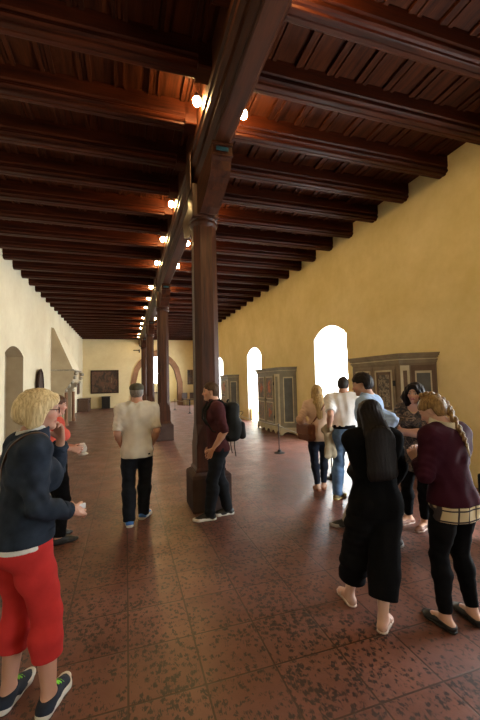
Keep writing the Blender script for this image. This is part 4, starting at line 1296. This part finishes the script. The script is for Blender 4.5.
p.collar(_mats['pale_grey_shirt_cotton'], 'collar', 0.050, 0.030)
p.hair(hair_material('short_grey_hair', (0.10, 0.085, 0.07), (0.24, 0.21, 0.18)), p.cap_hair(0.015, 0.2, -0.30, 0.002))
q = p.Hh
CAPM = cloth('olive_grey_cap_wool', (0.085, 0.078, 0.055))
cp = solid('flat_cap', [('u', ell(p.H(0, -0.06, 0.29), np.array((0.40, 0.50, 0.235))*q, p.Rh @ rotx(-0.12))), ('u', ell(p.H(0, -0.10, 0.20), np.array((0.385, 0.47, 0.22))*q, p.Rh), 0.02), ('cut', p.H(0, 0, 0.12), p.Rh @ np.array([0, 0.05, -1]))], 0.007, CAPM, p.t)
solid('cap_peak', [('u', ell(p.H(0, 0.46, 0.20), np.array((0.26, 0.20, 0.045))*q, p.Rh))], 0.006, CAPM, cp)
BLUE_SH = plain('blue_trainer_fabric', (0.04, 0.16, 0.55), 0.6)
for d in (-1, 1): p.shoe(d, BLUE_SH, WHITE_SOLE, o=0.008, low=0.058, sole=0.024, laces=WHITE_SOLE)

# 4 --- man with the backpack
p = Person('man in a plum shirt and black jeans standing by the nearest column', (1.075, 4.50), 176, 1.70, False, lean=(4, 0), head=(-4, 2, 0), vox=0.0085,
           feet={-1: (0.975, 4.47, 0, 176), 1: (1.235, 4.57, 0, 178)}, pelvis=(0, -0.03, None),
           hands={-1: dict(at=(1.015, 4.350, 0.885), dir=(-0.35, 0.2, -0.9), palm=(0, 1, -0.1), curl=0.5, pole=(1, -0.3, -0.1)), 1: dict(at=(1.04, 4.60, 0.88), dir=(-0.3, -0.1, -0.9), palm=(0, -1, 0), curl=0.5, pole=(1, 0.0, -0.1))},
           skin=(0.50, 0.27, 0.18))
p.make_body(nose=1.04)
p.trousers(cloth('black_denim', (0.012, 0.014, 0.018)), 'jeans', o=0.012, ok=0.018, oa=0.030, hem=0.032, waist=0.525, fold=0.004)
PLUM = cloth('plum_shirt_cotton', (0.062, 0.019, 0.022))
sh = p.top(PLUM, 'shirt', o=0.020, hem=0.495, sleeve=1.0, so=0.014, fold=0.004)
for d in (-1, 1):
    a, b = p.sh[d], p.elb[d]; ax = unit(b-a); q_ = a+(b-a)*0.96
    solid('rolled_cuff', [('u', cone(q_-ax*0.04, q_+ax*0.03, 0.054, 0.052)), ('cut', q_+ax*0.03, ax), ('cut', q_-ax*0.035, -ax)], 0.007, PLUM, sh)
p.collar(PLUM, 'collar', 0.050, 0.03)
p.hair(hair_material('short_brown_hair', (0.035, 0.020, 0.012), (0.095, 0.058, 0.034)), p.cap_hair(0.035, 0.30, -0.30, 0.005))
for d in (-1, 1): p.shoe(d, BLACK_SHOE, WHITE_SOLE, o=0.008, low=0.055, sole=0.022, laces=BLACK_CL)
bp = at_person('backpack', 'black backpack worn by the man in the plum shirt', 'backpack', p)
PACK = cloth('black_nylon', (0.011, 0.012, 0.012), rough=0.7)
def L(x, y, z): return p.nb+p.Rs @ np.array([x, y, z])
solid('main_compartment', [('u', rbox(L(0, -0.195, -0.23), (0.15, 0.095, 0.245), p.Rs @ rotx(0.10), 0.07)), ('u', ell(L(0, -0.23, -0.32), (0.155, 0.12, 0.17)), 0.04), ('w', 0.004, (25, 25, 25), 4)], 0.008, PACK, bp)
solid('front_pocket', [('u', rbox(L(0, -0.315, -0.35), (0.115, 0.045, 0.11), p.Rs, 0.04)), ('w', 0.003, (25, 25, 25), 7)], 0.008, PACK, bp)
GREYTRIM = cloth('grey_webbing', (0.05, 0.052, 0.05))
for d in (-1, 1):
    s = MB(); s.tube([L(d*0.09, -0.15, -0.02), L(d*0.10, -0.06, 0.055), L(d*0.105, 0.05, 0.05), L(d*0.11, 0.135, -0.05), L(d*0.125, 0.15, -0.16), L(d*0.16, 0.08, -0.30), L(d*0.15, -0.10, -0.38), L(d*0.11, -0.18, -0.40)], [0.018, 0.020, 0.020, 0.017, 0.013, 0.009, 0.008, 0.008], 8)
    s.build('shoulder_strap', PACK, bp, True)
    s = MB(); s.tube([L(d*0.11, -0.20, -0.42), L(d*0.115, -0.19, -0.55), L(d*0.11, -0.20, -0.66)], 0.006, 6)
    s.build('loose_strap', PACK, bp, True)
s = MB(); s.tube([L(-0.14, -0.30, -0.16), L(-0.1, -0.345, -0.13), L(0, -0.355, -0.12), L(0.1, -0.345, -0.13), L(0.14, -0.30, -0.16)], 0.004, 6)
s.build('zip', GREYTRIM, bp, True)
s = MB(); s.tube([L(-0.03, -0.17, 0.02), L(-0.02, -0.19, 0.05), L(0.02, -0.19, 0.05), L(0.03, -0.17, 0.02)], 0.007, 6)
s.build('carry_handle', PACK, bp, True)

# 5 --- blonde woman by the window
p = Person('blonde woman in a pale pink cardigan, seen from behind before the wide window', (2.83, 4.98), 72, 1.615, True, head=(5, 4, 0), vox=0.009,
           feet={-1: (2.80, 5.02, 0, 75), 1: (2.93, 5.06, 0, 60)},
           hands={-1: dict(at=(2.67, 5.13, 1.00), dir=(0.5, 0.6, 0.2), palm=(0.6, 0, 0.4), curl=0.9, pole=(-0.8, -0.5, -0.2)), 1: dict(at=(2.98, 5.14, 1.02), dir=(-0.4, 0.7, 0.2), palm=(-0.6, 0, 0.4), curl=0.9, pole=(0.6, -0.6, -0.2))},
           skin=(0.58, 0.36, 0.26))
p.make_body()
p.trousers(cloth('dark_blue_denim', (0.014, 0.018, 0.030)), 'skinny_jeans', o=0.009, ok=0.008, oa=0.008, hem=0.06, waist=0.58)
p.top(cloth('pale_pink_knit', (0.66, 0.46, 0.33), var=0.1), 'cardigan', o=0.022, hem=0.475, sleeve=1.75, so=0.020, fold=0.005, drape=0.008)
HB = hair_material('long_blonde_hair', (0.20, 0.12, 0.05), (0.62, 0.43, 0.19))
q = p.Hh
U = [('u', ell(p.H(0, -0.08, 0.15), np.array((0.385, 0.47, 0.40))*q, p.Rh)), ('u', cone(p.H(0, -0.24, 0.0), p.nb+np.array([0, -0.075, -0.02]), 0.36*q, 0.40*q, (0, 1, 0), 0.62), 0.03),
     ('u', cone(p.nb+np.array([-0.01, -0.08, -0.02]), p.nb+np.array([0.0, -0.115, -0.20]), 0.40*q, 0.22*q, (0, 1, 0), 0.5), 0.03),
     ('u', cone(p.H(0.27, 0.05, 0), p.nb+np.array([0.08, 0.03, -0.03]), 0.13*q, 0.12*q), 0.02), ('u', cone(p.H(-0.27, 0.05, 0), p.nb+np.array([-0.08, 0.0, -0.03]), 0.13*q, 0.12*q), 0.02),
     ('w', 0.003, (110, 110, 22), 3), ('s', ell(p.H(0, 0.52, -0.16), np.array((0.30, 0.42, 0.46))*q, p.Rh), 0.006)]
p.hair(HB, U)
SANDAL = plain('tan_sandal_leather', (0.36, 0.15, 0.08), 0.5)
for d in (-1, 1): p.shoe(d, SANDAL, SANDAL, o=0.004, low=0.032, sole=0.014, open_top=True)
b = at_person('shoulder_bag', 'brown leather shoulder bag on the left hip of the blonde woman', 'bag', p)
TAN = plain('cognac_leather', (0.15, 0.045, 0.016), 0.45, bmp=0.1)
bc = p.pel+np.array([-0.20, -0.06, 0.055])
solid('bag_body', [('u', rbox(bc, (0.065, 0.155, 0.125), rotz(0.5), 0.04)), ('w', 0.005, (22, 22, 22), 5)], 0.008, TAN, b)
solid('flap', [('u', rbox(bc+np.array([-0.055, -0.03, 0.05]), (0.022, 0.15, 0.075), rotz(0.5), 0.015))], 0.007, TAN, b)
c0 = p.sh[1]*0.5+p.nb*0.5; n_ = np.cross(unit(bc-c0), np.array([0, 1.0, 0]))
solid('strap', strap_ops(p, 0.034, c0, n_, 0.022), 0.006, TAN, b)

# 6 --- man in the white T-shirt
p = Person('man in a white T-shirt and blue jeans beside the blonde woman', (2.98, 4.50), 58, 1.74, False, lean=(3, 0), head=(-5, 8, 0), vox=0.0095, build=1.04,
           feet={-1: (2.86, 4.57, 0, 30), 1: (3.12, 4.42, 0, 50)},
           hands={-1: dict(at=(2.755, 4.56, 0.98), dir=(0.15, 0.2, -0.9), palm=(0.9, -0.2, 0.1), curl=0.8, pole=(-0.4, -0.8, 0)), 1: dict(at=(3.22, 4.55, 1.02), dir=(-0.1, 0.9, -0.2), palm=(-1, 0, 0), curl=0.7, pole=(0.5, -0.8, 0))},
           skin=(0.48, 0.26, 0.18))
p.make_body()
p.trousers(cloth('faded_blue_denim', (0.10, 0.17, 0.30), var=0.35), 'jeans', o=0.016, ok=0.022, oa=0.032, hem=0.03, waist=0.60, fold=0.004)
U = p.torso(0.020)+[('cut', (0, 0, 0.605*p.h), (0, 0, 1)), ('cut', (0, 0, 0.572*p.h), (0, 0, -1))]
solid('belt', U, 0.007, BLACK_CL, p.t)
p.top(cloth('white_jersey', (0.80, 0.78, 0.76), var=0.05), 't_shirt', o=0.020, hem=0.585, sleeve=0.82, so=0.024, fold=0.0035)
p.hair(hair_material('cropped_black_hair', (0.012, 0.010, 0.010), (0.045, 0.036, 0.032)), p.cap_hair(0.012, 0.28, -0.28, 0.002))
OCHRE_SH = plain('yellow_tan_sole', (0.50, 0.38, 0.16), 0.6)
for d in (-1, 1): p.shoe(d, plain('olive_trainer', (0.16, 0.13, 0.07), 0.7), OCHRE_SH, o=0.008, low=0.05, sole=0.024)
jw = p.l2w(p.wr[-1])
tj = thing('carried_jacket', 'beige jacket hanging over the arm of the man in the white T-shirt', 'jacket', (jw[0], jw[1], jw[2]), R(20))
solid('cloth', [('u', cone((0.0, -0.02, 0.02), (0.0, 0.06, -0.02), 0.055, 0.06)), ('u', cone((0.0, 0.02, 0.0), (0.05, -0.02, -0.30), 0.075, 0.105, (0.3, 1, 0), 0.5), 0.03),
                ('u', cone((0.02, 0.0, -0.1), (-0.05, 0.0, -0.36), 0.06, 0.05, (0.3, 1, 0), 0.5), 0.03), ('w', 0.008, (45, 45, 12), 9), ('s', cone((0.0, 0.0, 0.03), (0, 0.0, 0.2), 0.02, 0.02), 0.0)],
      0.008, cloth('beige_jacket_cotton', (0.34, 0.28, 0.19)), tj)

# 7 --- man in the pale blue shirt
p = Person('dark-haired man in a pale blue shirt behind the woman in black', (2.535, 3.30), 128, 1.765, False, lean=(4, 0), head=(10, 12, 0), vox=0.0085, build=1.03,
           feet={1: (2.42, 3.66, 0, 140), -1: (2.545, 3.06, 0.0, 150, 8)},
           hands={-1: dict(at=(2.36, 3.08, 1.10), dir=(-0.3, 0.6, 0.1), palm=(0.6, 0.6, -0.2), curl=0.8, pole=(0.8, -0.6, -0.5)), 1: dict(at=(2.50, 3.53, 1.12), dir=(-0.2, -0.6, 0.2), palm=(0.2, -0.9, -0.2), curl=0.8, pole=(0.9, 0.3, -0.5))},
           skin=(0.50, 0.28, 0.19))
p.make_body()
p.trousers(cloth('stone_chinos', (0.42, 0.36, 0.29)), 'chinos', o=0.016, ok=0.024, oa=0.034, hem=0.03, waist=0.60, fold=0.004)
p.top(cloth('pale_blue_cotton', (0.34, 0.46, 0.66), var=0.08), 'shirt', o=0.024, hem=0.50, sleeve=1.8, so=0.024, fold=0.006)
p.collar(_mats['pale_blue_cotton'], 'collar', 0.050, 0.034)
p.hair(hair_material('black_hair', (0.008, 0.006, 0.006), (0.022, 0.015, 0.013), 0.55), p.cap_hair(0.055, 0.25, -0.33, 0.007))
for d in (-1, 1): p.shoe(d, BLACK_SHOE, plain('grey_sole', (0.35, 0.35, 0.36), 0.6), o=0.008, low=0.055, sole=0.022, laces=WHITE_SOLE)

# 8 --- woman in black with long dark hair
p = Person('woman dressed all in black with long straight dark hair, seen from behind', (1.755, 2.29), 78, 1.535, True, lean=(2, 0), head=(4, 10, 0), vox=0.0065, build=1.06,
           feet={-1: (1.615, 2.47, 0, 84), 1: (1.645, 2.13, 0, 38, 4)},
           hands={1: dict(at=(2.03, 2.46, 0.83), dir=(0.0, 0.9, 0.2), palm=(-0.9, 0, 0.2), curl=0.9, pole=(0.5, -0.8, -0.2)), -1: dict(at=(1.69, 2.51, 0.98), dir=(0.6, 0.7, 0.1), palm=(0.8, -0.3, 0.1), curl=0.9, pole=(-0.05, -0.9, -0.3))},
           skin=(0.55, 0.33, 0.25))
p.make_body()
p.trousers(BLACK_CL, 'wide_cropped_trousers', o=0.022, ok=0.050, oa=0.060, hem=0.120, waist=0.60, fold=0.004, seed=6)
p.top(BLACK_KNIT, 'tunic', o=0.024, hem=0.46, sleeve=1.8, so=0.024, slo=0.026, fold=0.004, drape=0.012)
HD = hair_material('long_dark_hair', (0.004, 0.003, 0.003), (0.014, 0.009, 0.008), 0.5)
q = p.Hh
U = [('u', ell(p.H(0, -0.08, 0.15), np.array((0.37, 0.46, 0.39))*q, p.Rh)), ('u', cone(p.H(0, -0.20, 0.05), p.nb+np.array([0, -0.085, 0.0]), 0.38*q, 0.50*q, (0, 1, 0), 0.5), 0.05),
     ('u', cone(p.H(0, -0.34, 0.10), p.nb+np.array([0, -0.130, -0.02]), 0.36*q, 0.52*q, (0, 1, 0), 0.28), 0.05), ('u', cone(p.nb+np.array([0, -0.130, -0.02]), p.nb+np.array([-0.01, -0.162, -0.235]), 0.52*q, 0.58*q, (0, 1, 0), 0.27), 0.04),
     ('u', cone(p.H(0.28, 0.02, 0.05), p.nb+np.array([0.085, -0.01, -0.0]), 0.13*q, 0.12*q), 0.02), ('u', cone(p.H(-0.28, 0.02, 0.05), p.nb+np.array([-0.085, -0.01, -0.0]), 0.13*q, 0.12*q), 0.02),
     ('w', 0.002, (130, 130, 6), 3), ('s', ell(p.H(0, 0.52, -0.16), np.array((0.29, 0.42, 0.46))*q, p.Rh), 0.006), ('cut', p.nb+np.array([0, -0.1, -0.29]), (0.1, 0, -1), 0.02)]
p.hair(HD, U)
NUDE = plain('pale_sandal_leather', (0.52, 0.40, 0.34), 0.5)
for d in (-1, 1):
    toe, Rf, ank = p.foot[d]
    def PP(x, y, z): return toe+Rf @ np.array([x, y-0.115, z])
    h = p.h
    sd = solid('sandal', [('u', cone(PP(0, -0.035, 0.0), PP(0, 0.12, 0.0), 0.036, 0.040)), ('u', cone(PP(0, 0.12, 0.0), PP(0, 0.155, 0.0), 0.040, 0.03), 0.01), ('cut', PP(0, 0, 0.012), Rf @ np.array([0, 0, 1.0]), 0.002), ('cut', PP(0, 0, 0.0), Rf @ np.array([0, 0, -1.0]), 0.002)], 0.006, NUDE, p.t)
    s = MB(); s.tube([PP(-0.036, 0.085, 0.008), PP(-0.03, 0.085, 0.035), PP(0, 0.08, 0.052), PP(0.03, 0.085, 0.035), PP(0.036, 0.085, 0.008)], 0.006, 8)
    s.build('strap', NUDE, sd, True)
s = MB(); a, b = p.elb[1], p.wr[1]; ax = unit(b-a); n1 = unit(np.cross(ax, [0, 0, 1])); n2 = np.cross(ax, n1)
c_ = b-ax*0.01
s.tube([c_+(n1*math.cos(t)+n2*math.sin(t))*0.028 for t in np.linspace(0, 2*math.pi, 17)], 0.003, 6)
s.build('bracelet', SILVER, p.t, True)

# 9 --- woman in the patterned blouse, facing the camera
def blouse_mat():
    m, t, b = nodes('patterned_blouse_silk')
    v = coords(t)
    n1 = noise(t, v, 12, 3, 0.6, 1.5)
    col = ramp(t, [(0.33, (0.012, 0.010, 0.012)), (0.43, (0.10, 0.065, 0.045)), (0.50, (0.035, 0.03, 0.035)), (0.57, (0.24, 0.17, 0.12)), (0.66, (0.06, 0.045, 0.04)), (0.75, (0.32, 0.27, 0.24))], n1, 'CONSTANT')
    t.links.new(col, b.inputs['Base Color']); b.inputs['Roughness'].default_value = 0.7
    return m
p = Person('woman with black shoulder-length hair and patterned blouse, arms crossed, facing the camera', (3.17, 3.35), -150, 1.625, True, head=(0, 2, -4), vox=0.007, build=1.08,
           feet={-1: (3.20, 3.34, 0, -160), 1: (3.14, 3.52, 0, -178)},
           hands={1: dict(at=(3.01, 3.17, 1.06), dir=(0.45, -0.85, 0.15), palm=(0.5, 0.5, 0), curl=0.6, pole=(-0.7, 0.5, -0.6)), -1: dict(at=(2.94, 3.35, 1.10), dir=(-0.2, 0.9, 0.15), palm=(0.7, 0, 0), curl=0.6, pole=(0.2, -0.9, -0.6))},
           skin=(0.56, 0.32, 0.22))
p.make_body(jaw=0.98, lips=(0.40, 0.10, 0.10), brow=(0.03, 0.02, 0.018))
p.trousers(BLACK_CL, 'leggings', o=0.008, ok=0.007, oa=0.007, hem=0.07, waist=0.58)
p.top(blouse_mat(), 'patterned_blouse', o=0.022, hem=0.40, sleeve=1.05, so=0.026, fold=0.005, drape=0.016, neck=0.052, v=0.05)
q = p.Hh
U = [('u', ell(p.H(0, -0.10, 0.18), np.array((0.44, 0.50, 0.43))*q, p.Rh)), ('u', cone(p.H(0, -0.28, 0.0), p.H(0, -0.26, -0.50), 0.38*q, 0.36*q), 0.03)]
for d in (-1, 1):
    U += [('u', cone(p.H(d*0.36, 0.04, 0.18), p.H(d*0.46, 0.02, -0.22), 0.15*q, 0.20*q), 0.03), ('u', cone(p.H(d*0.46, 0.02, -0.22), p.H(d*0.36, 0.06, -0.58), 0.20*q, 0.14*q), 0.03),
          ('u', cone(p.H(d*0.08, 0.30, 0.40), p.H(d*0.33, 0.26, 0.05), 0.09*q, 0.10*q), 0.02)]
U += [('w', 0.003, (110, 110, 30), 3), ('s', ell(p.H(0, 0.52, -0.20), np.array((0.245, 0.44, 0.50))*q, p.Rh), 0.01)]
p.hair(HD, U)
s = MB()
s.tube([p.nb+p.Rs @ np.array([0.062*math.cos(t), 0.042+0.055*math.sin(t), 0.006-0.055*max(0, math.sin(t))]) for t in np.linspace(0, 2*math.pi, 25)], 0.003, 6)
s.build('necklace', GOLD, p.t, True)
for d, mt_ in ((-1, NUDE), (1, plain('brown_flat_leather', (0.17, 0.07, 0.04), 0.5))): p.shoe(d, plain('brown_flat_leather', (0.17, 0.07, 0.04), 0.5), NUDE, o=0.004, low=0.034, sole=0.010, open_top=True)

# 10 --- woman with the braid
def plaid_mat():
    m, t, b = nodes('cream_plaid_flannel')
    v = coords(t)
    def band(rot, w, ax):
        wv = N(t, 'TexWave', wave_type='BANDS', bands_direction=ax, wave_profile='SIN')
        wv.inputs['Scale'].default_value = 2*math.pi/20/0.075*1.0; wv.inputs['Distortion'].default_value = 0.0
        t.links.new(v, wv.inputs['Vector'])
        return ramp(t, [(0.93, (0, 0, 0)), (0.97, (1, 1, 1))], wv.outputs['Fac'])
    a, c_ = band(0, 0, 'Z'), band(0, 0, 'X')
    mx = N(t, 'Math', operation='MAXIMUM'); t.links.new(a, mx.inputs[0]); t.links.new(c_, mx.inputs[1])
    t.links.new(ramp(t, [(0.0, (0.62, 0.50, 0.30)), (1.0, (0.035, 0.025, 0.028))], mx.outputs[0]), b.inputs['Base Color'])
    b.inputs['Roughness'].default_value = 0.9
    return m
PLAID = plaid_mat()
p = Person('woman with a braided ponytail in a burgundy sweater, looking down', (2.225, 2.05), 97, 1.575, True, lean=(5, 0), head=(26, 30, 4), vox=0.0065, build=1.04,
           feet={-1: (2.055, 2.01, 0, 94), 1: (2.285, 2.0, 0, 80)},
           hands={-1: dict(at=(2.115, 2.26, 1.055), dir=(-0.1, 0.35, 0.8), palm=(0.9, 0.3, 0), curl=1.25, pole=(-0.5, -0.6, -0.7)), 1: dict(at=(2.31, 2.36, 1.04), dir=(-0.5, 0.6, 0.5), palm=(-0.7, 0, 0.2), curl=0.7, pole=(0.9, -0.7, -0.4))},
           skin=(0.56, 0.32, 0.24))
p.make_body()
p.trousers(BLACK_CL, 'skinny_trousers', o=0.010, ok=0.008, oa=0.007, hem=0.062, waist=0.58)
p.top(PLAID, 'plaid_shirt', o=0.018, hem=0.445, sleeve=0.5, fold=0.003, drape=0.010, neck=0.042)
BURG = cloth('burgundy_knit', (0.038, 0.0055, 0.014), var=0.12)
p.top(BURG, 'sweater', o=0.026, hem=0.515, sleeve=1.86, so=0.026, slo=0.022, fold=0.004, neck=0.052, drape=0.004)
p.collar(cloth('cream_collar_cotton', (0.62, 0.55, 0.40)), 'shirt_collar', 0.060, 0.044)
for d in (-1, 1):
    a, b = p.elb[d], p.wr[d]; ax = unit(b-a); q_ = a+(b-a)*0.88
    solid('shirt_cuff', [('u', cone(q_-ax*0.02, q_+ax*0.02, 0.036, 0.035)), ('cut', q_+ax*0.02, ax), ('cut', q_-ax*0.03, -ax)], 0.006, PLAID, p.t)
HBR = hair_material('golden_brown_hair', (0.085, 0.045, 0.018), (0.36, 0.22, 0.085))
q = p.Hh
hr = p.hair(HBR, p.cap_hair(0.04, 0.26, -0.30, 0.004))
# braid: three strands woven over the crown and down the back
def crown(t):      # path over the back of the head, then hanging
    pts = [p.H(-0.10, 0.02, 0.55), p.H(0.06, -0.25, 0.50), p.H(0.20, -0.44, 0.26), p.H(0.22, -0.50, -0.04), p.H(0.17, -0.48, -0.32),
           p.nb+p.Rs @ np.array([0.03, -0.095, 0.02]), p.nb+p.Rs @ np.array([0.035, -0.125, -0.05]), p.nb+p.Rs @ np.array([0.04, -0.135, -0.12])]
    x_ = t*(len(pts)-1); i = min(int(x_), len(pts)-2); fr = x_-i
    return pts[i]*(1-fr)+pts[i+1]*fr
for k in range(3):
    U = []; prev = None
    for i in range(61):
        t = i/60; c_ = crown(t); ph = t*26+k*2.094
        tan = unit(crown(min(1, t+0.02))-crown(max(0, t-0.02))); sx = unit(np.cross(tan, p.Rs @ np.array([0.25, -1.0, 0.2]))); sy = np.cross(sx, tan)
        wd = (0.024 if t < 0.55 else 0.024-0.030*(t-0.55))
        pt = c_+sx*wd*math.sin(ph)+sy*wd*0.45*math.sin(2*ph)
        r_ = 0.015 if t < 0.55 else 0.015-0.020*(t-0.55)
        if prev is not None: U.append(('u', cone(prev[0], pt, prev[1], r_), 0.002))
        prev = (pt, r_)
    solid('braid_strand', U, 0.006, HBR, hr)
U = [('u', cone(crown(0.98), crown(1.0)+np.array([0.004, -0.01, -0.06]), 0.010, 0.004), 0.0)]
solid('braid_tuft', U, 0.005, hair_material('pale_hair_tip', (0.40, 0.30, 0.17), (0.66, 0.54, 0.36)), hr)
for d in (-1, 1): p.shoe(d, BLACK_SHOE, BLACK_SHOE, o=0.005, low=0.036, sole=0.010, open_top=True)

# 11 --- visitor cut off by the right edge
p = Person('visitor in dark clothes at the right edge, behind the woman with the braid', (3.745, 2.665), -175, 1.68, False, vox=0.011,
           feet={-1: (3.70, 2.565, 0, -175), 1: (3.68, 2.79, 0, 178)},
           hands={1: dict(at=(3.70, 2.88, 0.80), curl=0.7), -1: dict(at=(3.70, 2.38, 0.86), curl=0.7)}, skin=(0.50, 0.29, 0.2))
p.make_body()
p.trousers(NAVY, o=0.016, ok=0.022, oa=0.03, hem=0.035)
p.top(cloth('dark_purple_cotton', (0.035, 0.02, 0.045)), 'sweater', o=0.024, hem=0.49, sleeve=1.85, so=0.022)
p.hair(_mats['short_brown_hair'], p.cap_hair(0.03))
for d in (-1, 1): p.shoe(d, BLACK_SHOE, BLACK_SHOE)
b = thing('handbag', 'black handbag with a round handle at the right edge of the photo', 'bag', tuple(p.l2w(p.wr[1]+p.hand[1][0]*0.05)))
solid('bag_body', [('u', rbox((-0.03, 0, -0.24), (0.06, 0.13, 0.11), None, 0.03))], 0.009, PACK, b)
s = MB(); s.tube([(-0.03, 0.09*math.cos(t), -0.16+0.16*math.sin(t)) for t in np.linspace(0, math.pi, 15)], 0.008, 8)
s.build('handle', BLACK_SHOE, b, True)
